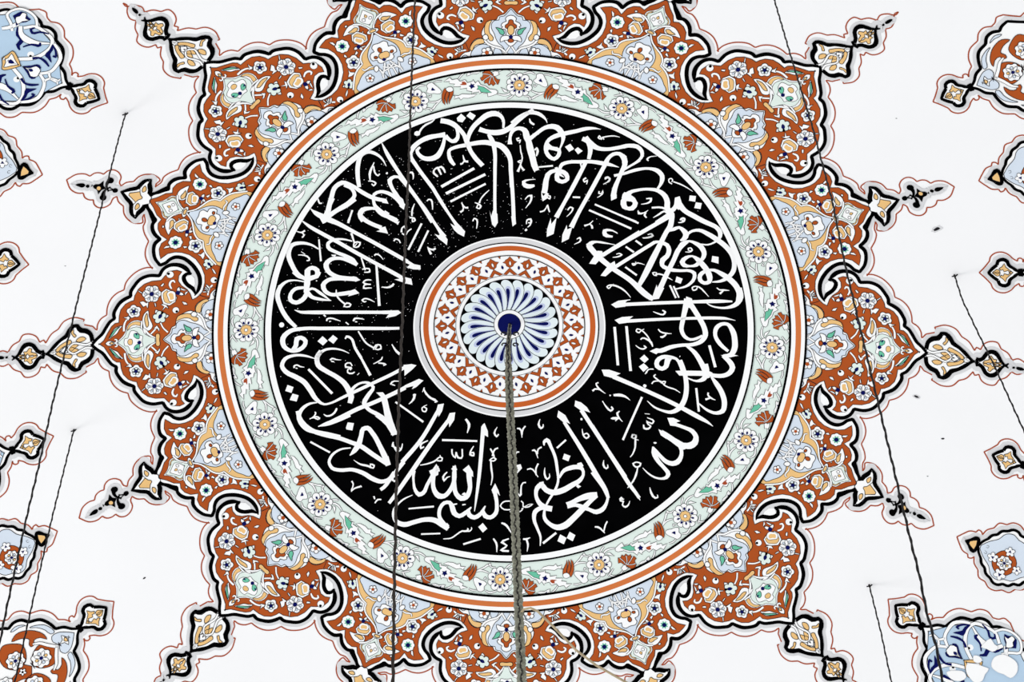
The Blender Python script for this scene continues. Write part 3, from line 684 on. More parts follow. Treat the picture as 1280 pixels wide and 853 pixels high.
ART = """
@A
rim 2792 0 16 2758 38 17 2727 65 18 2693 119 18 2668 154 18 2641 171 17 | 2645 204 19 2629 243 19 2599 285 21 2567 306 21 2533 321 18 | 2533 349 19 2511 388 19 2467 438 19 2418 457 19 2344 453 19 | 2321 495 19 2278 522 21 2235 524 22 2193 510 25 2163 484 23 2140 454 8 | 2166 454 17 2185 435 22 2182 408 23 2158 372 22 2128 347 22 2111 304 6
rc 2018 292 1926 232
red 3470 0 5 3445 -6 5 3407 34 5 3363 55 5 3328 41 5 | 3297 86 5 3254 109 5 | 3228 150 5 3181 151 5 3145 130 5 3124 87 5 | 3099 98 5 3087 75 5 | 3044 134 5 3004 155 5 | 2966 201 5 2903 215 5 2835 187 5 | 2848 160 5 2817 143 5 2783 130 5 | 2757 101 5 2753 133 5 2728 177 5 2691 200 5 | 2687 247 5 2664 306 5 2621 349 5 2575 369 5 | 2565 412 5 2527 463 5 2478 499 5 2429 515 5 2385 513 5
h F hook_highlight W 3.5 2170 434 2139 445 2115 420 2112 379 2122 360 2146 382 2167 393 2176 417
c F terracotta_ground B 4 2747 -5 2713 24 2688 72 2662 117 2638 138 2613 141 2610 188 2599 230 2568 268 2537 284 2513 290 2506 324 2481 369 2443 401 2394 418 2333 420 2308 450 2290 462 2267 481 2230 485 2198 471 2218 444 2222 407 2201 372 2165 343 2146 314 2132 268 2104 281 2073 309 2048 352 1980 347 1924 347 1907 231 1910 -52
h f bud_white W 4 2792 20 2802 66 2834 93 2866 103 2896 147 2921 127 2943 89 2988 67 3029 31 3066 0 2934 -19 2792 12
h k bud_outline K 5 2787 29 22 2798 79 22 2825 108 24 2857 119 24 2876 145 21 2870 157 9
h k bud_outline K 5 2870 157 9 2904 156 22 2933 132 24 2950 103 22 2987 80 19 3028 49 19 3062 15 16 3090 -1 7
h f bud_leaf O 6 2827 51 2847 70 2879 65 2892 48 2860 36
h f bud_leaf O 6 2899 76 2914 95 2922 118 2905 134 2906 107 2889 84
h f bud_leaf O 6 3026 9 2996 41 2956 59 2931 66 2920 47 2940 35 2969 29 2998 10 3006 0
h f bud_leaf O 6 2945 5 2916 28 2877 16 2901 0 2926 -15
h k vine_line W 7 2792 20 12 2820 10 12 2868 24 12 2908 37 10 2937 17 10 2950 -4 10
c F bud_chevron W 7 2998 -3 2965 26 2945 9 2966 -2
c f small_bud_white W 4 3298 -15 3261 12 3228 53 3195 71 3164 54 3141 16 3114 0
h k small_bud_outline K 5 3306 -16 7 3261 19 17 3242 50 21 3219 80 22 3191 84 22 3164 68 22 3141 30 21 3114 15 17
h k small_bud_outline K 5 3109 31 14 3102 -1 19
h f bud_leaf O 6 3262 -13 3237 14 3222 8 3229 35 3209 33 3192 56 3176 47 3181 28 3153 18 3142 -1 3174 1 3210 -11
c F small_flower W 7 3258 -6 3234 7 3218 -2 3205 19 3194 3 3170 6 3166 -3
h k bud_neck K 5 3062 4 7 3090 0 19
n f finial_dot K 5 3345 -13 3345 -1 3332 -2 3331 -15
n f finial_drop K 5 3408 -15 3397 -4 3376 1 3357 -1 3354 -12 3367 -21 3385 -23
m rosette_big 2396 329 2395 392
m rosette_small 2514 213 2556 237
m trefoil_flower 2347 160 2328 193
m heart_flower 2270 303 2225 325
m bead 2274 457 2284 464
m bead 2241 202 2235 193
h f orange_leaf W 5 2420 214 2448 192 2461 149 2461 109 2438 70 2413 71 2393 100 2405 138 2417 172
h f orange_leaf_core O 6 2430 194 2445 161 2443 127 2431 93 2420 109 2424 146
h f green_leaf W 5 2681 29 2667 63 2635 108 2591 117 2611 92 2627 64 2652 49
h f green_leaf_core E 6 2676 38 2660 70 2632 101 2605 113 2623 97 2636 81 2658 53
h k vine_line W 5 2581 78 13 2580 118 12 2567 151 10 2552 166 9
h F sprig W 5 2585 176 2564 177 2545 186 2536 175 2552 149 2561 164
h k vine_line W 6 2464 142 9 2465 82 10 2444 47 10 2450 86 12 2426 51 12 2395 25 10 2374 13 8
h k vine_line W 5 2414 38 9 2389 63 10 2367 88 9
h F sprig W 5 2388 83 2366 105 2349 77 2352 57 2364 78
h k vine_line W 5 2342 120 8 2327 85 9 2295 49 10
h F sprig W 5 2476 276 2452 282 2431 267 2416 273 2423 227 2434 248 2453 239
h F sprig W 5 2487 364 2469 352 2451 339 2460 333 2478 348
h F sprig W 5 2340 382 2321 401 2312 393 2325 374
h F sprig W 5 2382 264 2370 260 2367 236 2376 236
h F sprig W 5 2338 250 2307 255 2287 216 2305 228 2330 203 2317 232
h F sprig W 5 2184 303 2177 327 2156 330 2172 309
h F sprig W 5 2200 261 2172 252 2163 235 2188 236
h F sprig W 5 2217 363 2192 351 2168 339 2190 337 2211 347
h k vine_line W 5 2266 356 9 2278 384 13 2268 409 13 2253 413 12 2244 398 8
h F sprig W 5 2041 375 2023 360 2010 342 2023 340 2037 354
h F sprig W 5 2055 343 2036 339 2020 329 2042 324
h k vine_line W 4.5 1998 365 10 2020 340 12 2030 293 9
c f medallion_white W 5 2634 1 2613 22 2588 47 2569 82 2559 115 2534 141 2491 150 2464 136 2455 97 2444 59 2414 30 2374 8
h f medallion_leaf O 6 2560 83 2550 119 2522 137 2485 139 2473 133 2477 110 2504 119 2535 111 2550 92
c f medallion_green P 6 2623 0 2600 21 2572 49 2563 78 2544 90 2498 103 2465 87 2450 53 2426 34 2380 14
c f medallion_flower W 7 2582 2 2576 26 2558 28 2548 54 2535 79 2499 70 2475 41 2460 37 2463 13
h f medallion_petal E 8 2484 18 2515 34 2517 55 2499 60 2481 38
h F medallion_bud N 8.5 2511 61 2493 56 2499 40
c f medallion_heart O 8 2558 6 2549 20 2533 19 2527 8
n f medallion_centre N 9 2497 9 2482 22 2469 7 2483 -6
c f node_bead O 6 2374 10 2374 40 2359 46 2349 38 2350 8
c f tip_flower W 5 2704 1 2686 17 2661 15 2640 6
c F tip_flower_core O 6 2677 1 2662 10 2648 2
h k vine_line W 6 2640 1 8 2628 10 9 2631 24 8 2643 25 8
c f palmette_white W 5 2329 0 2314 18 2285 41 2276 67 2267 84 2246 93 2240 127 2220 158 2183 181 2142 192 2114 182 2114 214 2095 245 2064 263 2020 269 2014 300 1989 329 1958 347 1912 273 1910 2
c f palmette_blue L 6 2320 0 2295 21 2270 44 2264 73 2242 78 2239 105 2217 125 2189 127 2141 106 2113 98 2075 77 2056 54 2024 37 1986 26 1986 2
h f palmette_leaf O 6 2240 124 2228 158 2189 172 2145 169 2126 151 2096 137 2097 120 2118 114 2148 137 2183 143 2219 134
h f palmette_leaf O 6 2109 182 2106 222 2077 253 2029 265 2023 255 2048 243 2064 231 2071 214 2075 191 2082 172
h f palmette_blue L 6 2063 145 2073 180 2060 220 2032 249 1995 263 1950 250 1949 123 2012 117
h f palmette_blue L 6 2031 66 2047 100 2012 114 1974 106 1974 55
m blossom 2014 157 2038 186
h f palmette_blue L 6 1988 284 1995 301 1976 324 1957 295
h k vine_line W 7 2120 151 13 2110 171 13 2082 157 13 2056 111 12 2043 66 12 2018 37 12 1986 9 11
h k vine_line W 7 2062 2 10 2024 26 11 1980 54 10
h f palmette_curl W 7 2139 156 2139 173 2120 185 2101 168 2110 148
c f palmette_flower W 7 2276 0 2270 21 2251 36 2235 30 2223 53 2201 64 2195 53 2182 65 2176 36 2138 31 2094 42 2081 31 2068 20 2056 1
c f flower_core B 8 2246 0 2241 13 2219 18 2207 36 2188 36 2182 13 2188 1
c f flower_core O 8.5 2207 1 2201 13 2175 22 2144 13 2138 1
c f flower_core B 8 2112 1 2106 17 2090 17 2084 1
h f green_leaf E 8 2150 42 2172 50 2185 76 2190 99 2170 82 2147 71 2138 51
h f white_leaf W 8 2128 8 2135 36 2125 62 2088 68 2099 42 2103 14
c f flower_eye N 9 2138 1 2130 12 2118 12 2111 1
@B
rim 2615 0 13 2586 54 16 2557 76 18 2528 102 18 2506 117 17 | 2515 151 19 2503 185 21 2478 212 21 2431 235 18 | 2450 277 21 2443 318 19 2427 351 19 2414 370 18 2363 408 18 | 2333 380 19 2318 350 19 2290 323 21 2241 313 21 2182 329 22 2130 360 22 2087 403 22 2069 439 22 2061 500 17 2068 535 6
rc 1975 449 1876 429
red 3149 0 5 3095 60 5 3049 72 5 3016 64 5 | 2995 92 5 2961 102 5 2938 97 5 | 2923 125 5 2887 143 5 2855 135 5 2825 102 5 2821 58 5 2804 40 5 | 2781 73 5 2739 94 5 | 2717 141 5 2674 174 5 2623 183 5 2580 161 5 2594 128 5 2593 104 5 | 2566 157 5 2567 185 5 2547 223 5 2495 274 5 | 2493 331 5 2480 372 5 2445 416 5 2398 449 5
c F terracotta_ground B 4 2595 5 2553 39 2513 82 2473 101 2483 136 2469 174 2438 206 2386 222 2411 260 2410 303 2392 339 2377 364 2346 315 2304 289 2262 278 2209 277 2157 292 2103 330 2060 379 2039 429 2031 483 2035 523 1933 520 1822 496 1877 229 1921 -108
c f bud_white W 4 2778 0 2739 -32 2699 -62 2680 -102 2648 -131 2633 -85 2619 -42 2590 -24
h k bud_outline K 5 2614 -41 19 2615 -72 26 2633 -108 24 2633 -151 4
h k bud_outline K 5 2633 -151 4 2668 -127 19 2686 -95 22 2696 -65 22 2740 -34 21 2792 4 12
h k leaf_line S 6 2674 -41 3 2684 -63 4 2679 -98 4
h k bud_outline K 5 2614 -41 12 2579 -61 17 2542 -101 19 2512 -135 19
c F bud_square O 6 2735 -8 2695 -29 2676 -40 2664 -18 2647 -5
h f bud_leaf O 6 2658 -43 2667 -68 2657 -91 2641 -68 2644 -53
h k knob K 5 2869 13 9 2891 -13 14 2895 -39 21 2889 -57 29
n f knob_ball K 5.2 2902 -57 2901 -77 2887 -86 2869 -81 2860 -63 2867 -46 2884 -42
n f knob_ball K 5.2 2906 72 2903 53 2888 45 2869 53 2863 71 2871 85 2891 86
n f knob_ball K 5.2 2845 5 2842 -11 2829 -17 2814 -9 2813 8 2825 16 2837 16
h k knob K 5 2833 1 9 2861 7 7 2872 18 7
c F knob_body K 5 2985 11 2964 -15 2941 -21 2922 -52 2913 -19 2885 5
n f knob_eye O 6 2948 13 2948 0 2940 -7 2929 -6 2921 4 2921 16 2928 24 2939 22
n f finial_dot K 5 3018 13 3016 2 3011 -3 3002 -1 2996 5 2996 15 3002 21 3010 19
n f finial_drop K 5 3084 17 3059 0 3033 -3 3022 7 3035 26 3060 24
m star_flower 2327 224 2344 179
m rosette_small 2194 203 2234 167
m heart_flower 2323 109 2283 129
m trefoil_flower 2068 293 2042 308
m bead 1990 392 1982 391
h f orange_leaf W 5 2441 121 2436 88 2414 69 2382 80 2377 121 2387 153 2388 190 2415 166
h f orange_leaf_core O 6 2415 98 2403 80 2387 96 2387 128 2399 149 2406 123
n f seed W 5 2452 147 2448 135 2436 145 2442 156
h k vine_line W 6 2438 99 10 2422 58 12 2395 27 12 2361 12 10
h F sprig W 5 2385 291 2378 267 2350 257 2353 273
h F sprig W 5 2273 234 2254 226 2239 230 2256 246
h F sprig W 5 2374 55 2350 65 2342 77 2361 78
h F sprig W 5 2278 115 2273 77 2265 107 2267 125
h F sprig W 5 2262 156 2246 146 2237 161 2240 177
h F sprig W 5 2161 257 2141 250 2124 219 2110 254 2113 280 2136 263
h F sprig W 5 2038 318 2011 326 1989 347 2009 347
h F sprig W 5 2031 451 1996 464 2009 479
h F sprig W 5 2031 490 2008 482 1994 485 2022 498
c f medallion_white W 5 2556 1 2515 26 2492 54 2471 82 2440 86 2409 57 2361 12 2347 -2
h f medallion_leaf O 5.5 2492 43 2478 63 2459 78 2437 77 2449 71 2471 57
c f medallion_green P 6 2539 3 2503 25 2477 49 2463 69 2440 68 2415 41 2367 5
c f medallion_flower W 7 2506 2 2475 30 2448 49 2422 33 2394 -5
c f medallion_heart O 8 2473 1 2457 10 2448 -1
n f medallion_eye W 8.5 2452 26 2445 11 2429 18 2437 33
n f medallion_eye W 8.5 2449 -20 2445 -34 2429 -25 2436 -12
c f node_bead W 6 2367 -4 2354 38 2340 40 2333 9
c f node_bead O 7 2360 -3 2351 22 2342 19 2340 -1
c f palmette_leaf O 5.6 2324 12 2289 39 2259 80 2231 126 2196 153 2161 155 2140 194 2109 231 2067 258 2017 283 1871 265
h k palmette_border W 6.6 2336 6 8 2289 40 9 2260 82 10 2232 127 10 2196 154 10 2161 156 9
h k palmette_border W 6.6 2161 156 8 2141 196 10 2109 232 10 2067 258 10 2018 285 9
c f palmette_blue L 6.2 2321 9 2276 40 2238 77 2196 103 2151 106 2117 95 2096 68 2035 47 1968 13
h f palmette_blue L 6 2098 103 2104 146 2087 192 2049 231 2016 262 1982 246 1986 122 2007 42 2068 64
h k palmette_edge W 6.8 2117 95 5 2122 123 9 2114 162 8 2131 171 6
h f palmette_knot W 8 2117 75 2113 92 2094 103 2074 96 2080 77 2099 67
h k vine_line W 7.5 2115 17 10 2077 37 10 2031 70 10
h k vine_line W 7.5 2090 70 9 2054 62 10 2017 68 9
h k vine_line W 7.5 2097 -4 9 2055 -18 9 2007 -22 9
h k vine_line W 7.5 2092 41 9 2071 5 9 2059 -57 9
m blossom 2050 151 2069 173
c f palmette_flower W 8 2255 8 2258 36 2239 55 2211 50 2209 71 2187 89 2155 84 2150 56 2130 56 2116 32 2120 13
h f flower_core B 9 2179 53 2178 66 2167 68 2160 52 2167 43
n f flower_core B 9 2227 7 2220 23 2201 25 2188 14 2195 3 2213 -2
c f flower_core O 9 2187 14 2180 31 2160 37 2141 23
n f flower_eye N 10 2149 10 2142 26 2126 18 2132 -1
@end
@S
red -147 0 5 -114 -41 5 -79 -77 5 -41 -86 5 | -31 -107 5 -9 -102 5 3 -85 5 | 18 -128 5 56 -162 5 | 80 -211 5 125 -220 5 | 162 -251 5 205 -253 5 247 -229 5 | 296 -226 5 325 -187 5 | 369 -170 5 394 -129 5 | 459 -95 5 492 -67 5
rim 1 0 14 20 -42 14 46 -75 14 | 62 -108 16 92 -129 16 | 111 -163 16 147 -181 16 | 178 -205 16 212 -204 16 235 -186 16 | 274 -183 16 300 -155 16 | 339 -146 16 358 -112 16 | 402 -83 16 424 -56 14
rc 424 -56
c f bud_black K 5 -91 -4 -61 -29 -37 -57 -10 -60 7 -27 9 1
c F bud_core O 6 -60 -9 -40 -24 -17 -36 -12 -7
c f inner_blue L 5 18 -13 58 -60 111 -104 143 -157 194 -173 233 -151 277 -144 335 -88 386 -57
h k blue_scroll S 6 52 -28 2 67 -30 2 65 -14 2 52 -13 2
n f roundel_ground B 6 170 43 232 39 272 -7 270 -75 225 -125 163 -123 122 -73 126 -8
M rosette_orange 197 -40 181 10
M blue_floret 115 -34 81 -25
M blue_floret 206 50 203 83
M blue_floret 195 -128 195 -168
M blue_floret 288 -55 318 -58
@L
red -280 0 5 -243 39 5 -206 85 5 | -196 118 5 -164 146 5 -117 153 5 -74 133 5 -44 101 5 -17 84 5 | -13 102 5 6 106 5 19 94 5 19 75 5 | 35 108 5 70 142 5 | 74 196 5 111 263 5 186 301 5 | 217 352 5 261 374 5 315 363 5 | 349 381 5 370 410 5 420 412 5 | 478 378 5 518 356 5 | 585 380 5 671 342 5 | 754 284 5 813 203 5 834 125 5 871 63 5 873 -12 5
rim 0 0 14 38 31 15 73 77 17 119 103 17 | 128 157 17 158 221 18 225 259 17 | 253 303 18 299 321 18 349 311 17 | 373 335 17 425 358 15 | 479 330 15 528 307 15 | 591 326 15 661 274 17 | 731 223 17 773 165 17 794 88 15 822 37 15 818 -16 15
rc 818 -16
c f bud_white W 4 -213 -3 -185 31 -149 77 -105 87 -82 68 -44 14 -17 0
h k bud_outline K 5 -220 -2 15 -187 34 18 -157 58 18
h k bud_outline K 5 -157 58 18 -148 87 18 -113 99 20 -87 83 20 -80 58 18 -41 27 15 -3 -2 11
h k bud_neck K 5 0 0 30 -3 29 29
h F bud_leaf O 6 -192 1 -164 25 -146 22 -140 3 -154 -7 -173 -4
h F bud_leaf O 6 -145 32 -126 44 -108 69 -100 42 -52 -2 -71 -9 -85 17 -113 7 -121 25 -133 18
@brown
h f blue_arc L 5 158 174 184 197 226 221 241 225 205 192 174 140 163 96 143 88
h f blue_arc L 5 352 282 311 293 272 275 251 253 292 271 333 274
c f blue_corner L 5 43 0 82 41 127 74 168 77 184 42 166 7 159 -19
h f brown_field B 5 384 225 335 247 274 225 220 171 198 118 202 83 229 122 271 135 290 109 310 110 311 133 290 157 326 200
c f brown_field B 5 182 -3 224 57 264 85 315 73 363 30 377 -26
c f brown_field B 5 384 0 431 53 481 31 555 11 632 -63
h f brown_field B 5 446 240 383 204 347 160 358 102 398 52 469 48 516 101 517 170
h k scroll W 7 291 119 8 256 97 15 222 48 18 177 -8 18
m rosette_orange 303 -5 263 51
M rosette_orange 444 118 404 174
M rosette_orange 440 -103 403 -50
M rosette_orange 586 -9 552 38
M star_small 450 -9 435 12
c f corner_flower W 6 83 -9 100 16 117 41 128 12 170 1
c f corner_flower_core O 7 98 -5 107 18 123 2
@blue
c f blue_field C 5 50 4 89 -54 129 -116 177 -175 228 -222 365 -297 415 -344 478 -364 537 -356 592 -288 685 -244 827 -176 933 -216
h k scroll W 7 208 -2 17 156 -42 19 140 -101 21 143 -161 23 186 -211 19 225 -233 17
h k scroll W 7 469 16 15 371 -41 21 295 -85 23 252 -144 23 233 -204 23 248 -253 21 312 -282 19 389 -291 19 449 -251 19
h k scroll W 7 380 -300 15 406 -343 15 473 -371 15 539 -360 15 585 -292 15 535 -245 17 504 -200 17
h k scroll W 7 570 -188 19 531 -217 23 492 -266 28
h F navy_star N 8 549 -299 532 -328 516 -350 487 -354 459 -333 433 -327 453 -295 480 -277 499 -243 518 -274
h f white_star W 9 527 -300 509 -318 505 -346 476 -350 469 -318 441 -316 477 -289 494 -260
h k white_stem W 8 473 -255 23 446 -208 28 389 -184 41 330 -192 23 251 -223 9
h k navy_leaf N 7.5 484 -240 13 460 -191 24 418 -170 28 427 -125 24 400 -98 9
h k navy_leaf N 8.5 392 -127 8 353 -166 13 301 -186 19 309 -203 11
h k navy_leaf N 8.5 286 -283 8 342 -270 13 383 -243 15 404 -263 15 385 -283 9
h f navy_leaf N 8.5 232 -230 233 -178 242 -133 214 -121 177 -103 198 -134 214 -157 211 -189
h k navy_leaf N 8.5 228 -222 8 185 -181 13 174 -151 15 193 -152 11
h k navy_leaf N 8.5 301 -79 19 267 -101 13 218 -94 17 180 -72 9
h k navy_leaf N 8.5 329 0 6 282 -24 13 240 -48 15 221 -37 9
m bead 324 -99 322 -94
c f axis_flower W 9 332 2 285 -11 255 -41 215 -24 215 2
c f axis_flower_core N 10 295 4 272 -12 258 -3
c f axis_bud O 9 340 5 379 -37 441 -73 453 -42 477 0
c f axis_bud_white W 9.5 358 4 400 -27 437 -55 441 -18 469 16
c f axis_bud_core N 10 381 4 422 -16 436 10
h k scroll W 7 163 -39 15 135 -1 13 92 -7 11 74 20 9
@end
@band
M daisy 1779 2 1780 -86
n f bell_flower W 5 1867 -147 1840 -162 1805 -179 1780 -183 1770 -167 1787 -132 1795 -106 1814 -88 1834 -107 1859 -106
n F bell_eye N 6 1832 -137 1817 -144 1805 -149 1810 -128 1817 -123
n F tulip_petal B 5 1760 -259 1736 -248 1710 -224 1696 -209 1676 -198 1698 -201 1721 -210 1744 -225 1762 -231
n F tulip_petal B 5.5 1763 -229 1743 -221 1722 -205 1703 -195 1678 -186 1701 -183 1726 -185 1751 -198 1772 -218
n F tulip_petal B 6 1798 -213 1773 -217 1753 -197 1728 -182 1706 -176 1681 -170 1703 -162 1730 -166 1758 -176 1783 -194
n f tulip_base W 6 1796 -235 1786 -259 1761 -258 1761 -226 1788 -214
n F serrated_leaf W 5 1843 -221 1851 -248 1858 -270 1836 -278 1831 -313 1807 -322 1807 -358 1780 -365 1777 -397 1789 -406 1759 -413 1769 -435 1735 -442 1715 -468 1686 -484 1666 -521 1649 -529 1634 -517 1633 -482 1636 -455 1661 -461 1670 -434 1680 -440 1677 -407 1690 -413 1699 -376 1688 -361 1708 -370 1727 -341 1745 -347 1754 -301 1769 -315 1786 -267 1801 -284 1816 -252 1831 -258
n F emerald_blade E 6 1656 -488 1668 -456 1685 -423 1704 -422 1712 -405 1721 -420 1739 -419 1722 -439 1713 -453 1685 -472
n F navy_star N 6 1754 -405 1745 -395 1732 -401 1734 -385 1727 -371 1743 -371 1754 -364 1757 -378 1770 -385 1757 -390
n F orange_bud R 6 1794 -349 1782 -357 1768 -354 1772 -337 1784 -311 1787 -330 1801 -333
n F carnation B 5 1834 -523 1810 -532 1785 -539 1763 -546 1733 -556 1726 -572 1711 -561 1696 -548 1708 -536 1698 -514 1716 -509 1710 -490 1733 -485 1735 -467 1755 -475 1760 -457 1782 -455 1785 -474 1802 -483 1814 -483 1817 -499 1832 -505
n k carnation_vein W 6 1774 -530 3 1792 -509 3 1804 -483 4
n k carnation_vein W 6 1773 -530 3 1767 -498 3 1755 -465 4
n k carnation_vein W 6 1770 -533 3 1750 -513 3 1723 -496 4
n k carnation_vein W 6 1768 -536 3 1740 -535 3 1706 -540 4
n F carnation_base W 6 1794 -539 1795 -564 1785 -585 1773 -579 1763 -584 1758 -551 1770 -541 1780 -547
n F small_bell W 5 1853 -382 1851 -420 1841 -446 1822 -475 1818 -445 1829 -419 1825 -391 1828 -375 1838 -384
n F bell_eye N 6 1847 -407 1841 -416 1833 -404
n k vine W 4 1741 -673 7 1771 -658 11 1788 -628 10 1785 -585 7
n k vine W 4 1617 -623 6 1605 -584 11 1612 -552 10 1634 -520 5
n F vine_leaf W 4.5 1671 -557 1652 -575 1627 -593 1622 -579 1632 -566 1652 -563
n k vine W 4 1730 -165 6 1723 -124 10 1739 -79 6
n k vine W 4 1725 -159 5 1700 -107 10 1682 -79 12 1699 -58 8 1699 -31 5
n F vine_leaf W 4.5 1682 -85 1667 -68 1692 -61
n k vine W 4 1859 -98 5 1874 -71 10 1861 -22 7
n F vine_leaf W 4.5 1681 -396 1669 -366 1672 -328 1685 -299 1677 -279 1697 -275 1699 -240 1716 -254 1731 -241 1712 -275 1717 -303 1697 -345
n k vine W 4 1850 -213 5 1860 -189 8 1860 -157 5
n k vine W 4 1854 -373 8 1844 -346 9 1824 -318 5
n k vine W 4 1785 -111 4 1772 -102 6 1787 -89 4
n k vine W 4 1873 31 6 1863 53 8 1837 87 5
n k vine W 4 1703 39 6 1683 61 10 1673 78 5
@end
@pattern
n F lattice_star B 5 2025 10 1954 67 1923 125 1878 138 1845 202 1810 119 1739 94 1688 5 1739 -80 1811 -109 1873 -187 1899 -105 1944 -64
n F lattice_arm B 5 1688 5 1586 98 1483 177 1473 93 1565 6 1474 -103 1484 -207 1586 -98
n F lattice_tooth B 5 1950 -242 2030 -201 2038 -272
n f navy_drop N 6 1627 -241 1689 -206 1754 -236 1689 -275
n f white_drop W 6 1749 -8 1821 31 1897 4 1821 -35
@end
"""
chain = [(0.0017, 0.0014, -0.0), (-0.0053, 0.0013, -0.2741), (-0.0014, 0.0013, -0.7208), (0.0047, 0.0014, -1.1359), (0.0111, 0.0015, -1.6458), (0.0157, 0.0015, -2.1118), (0.0211, 0.0016, -2.5394), (0.0246, 0.0017, -2.8377), (0.0286, 0.0017, -3.2968)]
w1 = [(-1.2393, -0.8518, -0.3067), (-1.2307, -0.8517, -0.6483), (-1.1978, -0.8513, -1.703), (-1.1859, -0.8512, -2.0981), (-1.1579, -0.8508, -2.9133), (-1.1391, -0.8506, -3.3533), (-1.1293, -0.8504, -3.6257), (-1.1063, -0.8501, -4.1652), (-1.0974, -0.85, -4.3383), (-1.0845, -0.8499, -4.6032)]
w2 = [(-1.4677, 0.2529, -0.3023), (-1.4494, 0.2532, -1.0478), (-1.4313, 0.2534, -1.6241), (-1.4096, 0.2537, -2.2449), (-1.4013, 0.2538, -2.532)]
w3 = [(1.4753, -0.2634, -0.3052), (1.4701, -0.2635, -0.5524), (1.4796, -0.2633, -0.8567), (1.4915, -0.2632, -1.195), (1.5034, -0.2631, -1.7081), (1.5172, -0.2629, -2.0824)]
w4 = [(1.2217, 0.8564, -0.3031), (1.2217, 0.8564, -0.6817), (1.2159, 0.8563, -1.0646), (1.2147, 0.8563, -1.3907)]
w5 = [(-0.282, -1.3984, -0.2835), (-0.2731, -1.3983, -0.9042), (-0.2583, -1.3982, -2.0852), (-0.2485, -1.398, -2.7076), (-0.2435, -1.398, -3.2258), (-0.2348, -1.3979, -3.8503), (-0.2298, -1.3978, -4.2986), (-0.2226, -1.3977, -4.7419), (-0.213, -1.3976, -5.247), (-0.203, -1.3974, -5.6955), (-0.1976, -1.3974, -5.9288)]
w6 = [(0.8197, -1.3444, -0.3288), (0.8219, -1.3443, -0.8403), (0.8201, -1.3443, -1.5287), (0.8207, -1.3443, -2.2127), (0.8142, -1.3444, -2.8458), (0.7989, -1.3446, -3.3434), (0.7891, -1.3447, -3.894), (0.7795, -1.3448, -4.424), (0.7686, -1.345, -4.9789), (0.7665, -1.345, -5.156), (0.7607, -1.3451, -5.3139), (0.7604, -1.3451, -5.4629), (0.7542, -1.3452, -5.6119), (0.7473, -1.3453, -5.8193)]
strand= [(0.0221, 0.0016, -2.3727), (0.0332, -0.022, -2.3927), (0.0509, -0.0345, -2.4127), (0.0705, -0.0337, -2.4327), (0.1096, -0.0002, -2.4527), (0.1748, 0.0662, -2.4727), (0.2292, 0.1034, -2.4927), (0.3098, 0.1458, -2.5127), (0.4587, 0.2157, -2.5327)]
MARKS = [(1.4038, 0.4512), (1.3703, -0.1518), (1.4625, -0.2898), (-1.2401, -0.8265), (1.251, 0.8322), (-1.4711, 0.3004), (1.4188, -0.4282)]
PEEL = [[(1.6251, -0.977), (1.643, -0.9615), (1.6557, -0.9789), (1.6682, -0.9867), (1.6504, -1.0054), (1.6319, -0.9985), (1.6133, -0.9947)], [(1.6571, -1.0237), (1.6842, -1.0101), (1.7087, -1.016), (1.7305, -1.0319), (1.7315, -1.0638), (1.7108, -1.0861), (1.6892, -1.0766), (1.6708, -1.073), (1.6489, -1.057)], [(1.5691, -1.0589), (1.5967, -1.055), (1.6245, -1.0606), (1.6399, -1.0647), (1.6283, -1.0857), (1.6197, -1.1093), (1.5985, -1.1197), (1.5796, -1.1055), (1.5668, -1.0849)], [(1.5897, -1.0271), (1.6082, -1.0276), (1.6177, -1.0391), (1.6058, -1.0505), (1.5903, -1.0463)], [(1.5022, -1.097), (1.5298, -1.0868), (1.5607, -1.0889), (1.5673, -1.104), (1.5492, -1.1194), (1.5182, -1.1172)]]
BAND0 = 178.4
A_OFF = [0.3, 0.2, 0.33, 0.4, -0.5, 0.1, 0.2, 0.2]
B_OFF = [0.3,0.3,0.2,-0.7,-0.3,0.1,0.1,0.1]

# ------------------------------------------------------------------ the plaster dome
def build_dome():
    V = [(0, 0, ZA+S*zf(0, 0))]; F = []; N = 240
    radii = [0.01*i for i in range(1, 11)]+[0.1+0.035*i for i in range(1, 80)]
    for r in radii:
        for k in range(N):
            a = 2*PI*k/N; V.append((S*r*math.cos(a), S*r*math.sin(a), ZA+S*zf(r, 0)))
    for k in range(N): F.append((0, 1+k, 1+(k+1) % N))
    for j in range(len(radii)-1):
        for k in range(N):
            a = 1+j*N+k; b = 1+j*N+(k+1) % N; F.append((a, a+N, b+N, b))
    me = bpy.data.meshes.new('ceiling'); me.from_pydata(V, [], F); me.materials.append(plaster)
    for p in me.polygons: p.use_smooth = True
    o = link(bpy.data.objects.new('ceiling', me)); o['kind'] = 'structure'; o['label'] = 'white plastered dome seen from below'
    m = o.modifiers.new('thickness', 'SOLIDIFY'); m.thickness = 0.12; m.offset = 1
    # the shell grows upward, away from the hall
    for p in me.polygons: 
        if p.normal.z < 0: break
    else: me.flip_normals()
    m.offset = -1
    return o
build_dome()
def ring(mb, r0, r1, col, layer, n=360, nr=None):
    nr = nr or max(1, int((r1-r0)/0.04)); pts = []; F = []
    for j in range(nr+1):
        r = r0+(r1-r0)*j/nr
        for k in range(n): pts.append((r*math.cos(2*PI*k/n), r*math.sin(2*PI*k/n)))
    for j in range(nr):
        for k in range(n): F.append((j*n+k, j*n+(k+1) % n, (j+1)*n+(k+1) % n, (j+1)*n+k))
    mb.add(pts, F, col, layer)
C0 = (0, 0, ZA); 
def centre_place(x, y): return (S*x, -S*y, S*zf(x, y))
def part(parent, name, fn, place=centre_place):
    mb = MB(); fn(mb); return mb.build(name, parent, place)

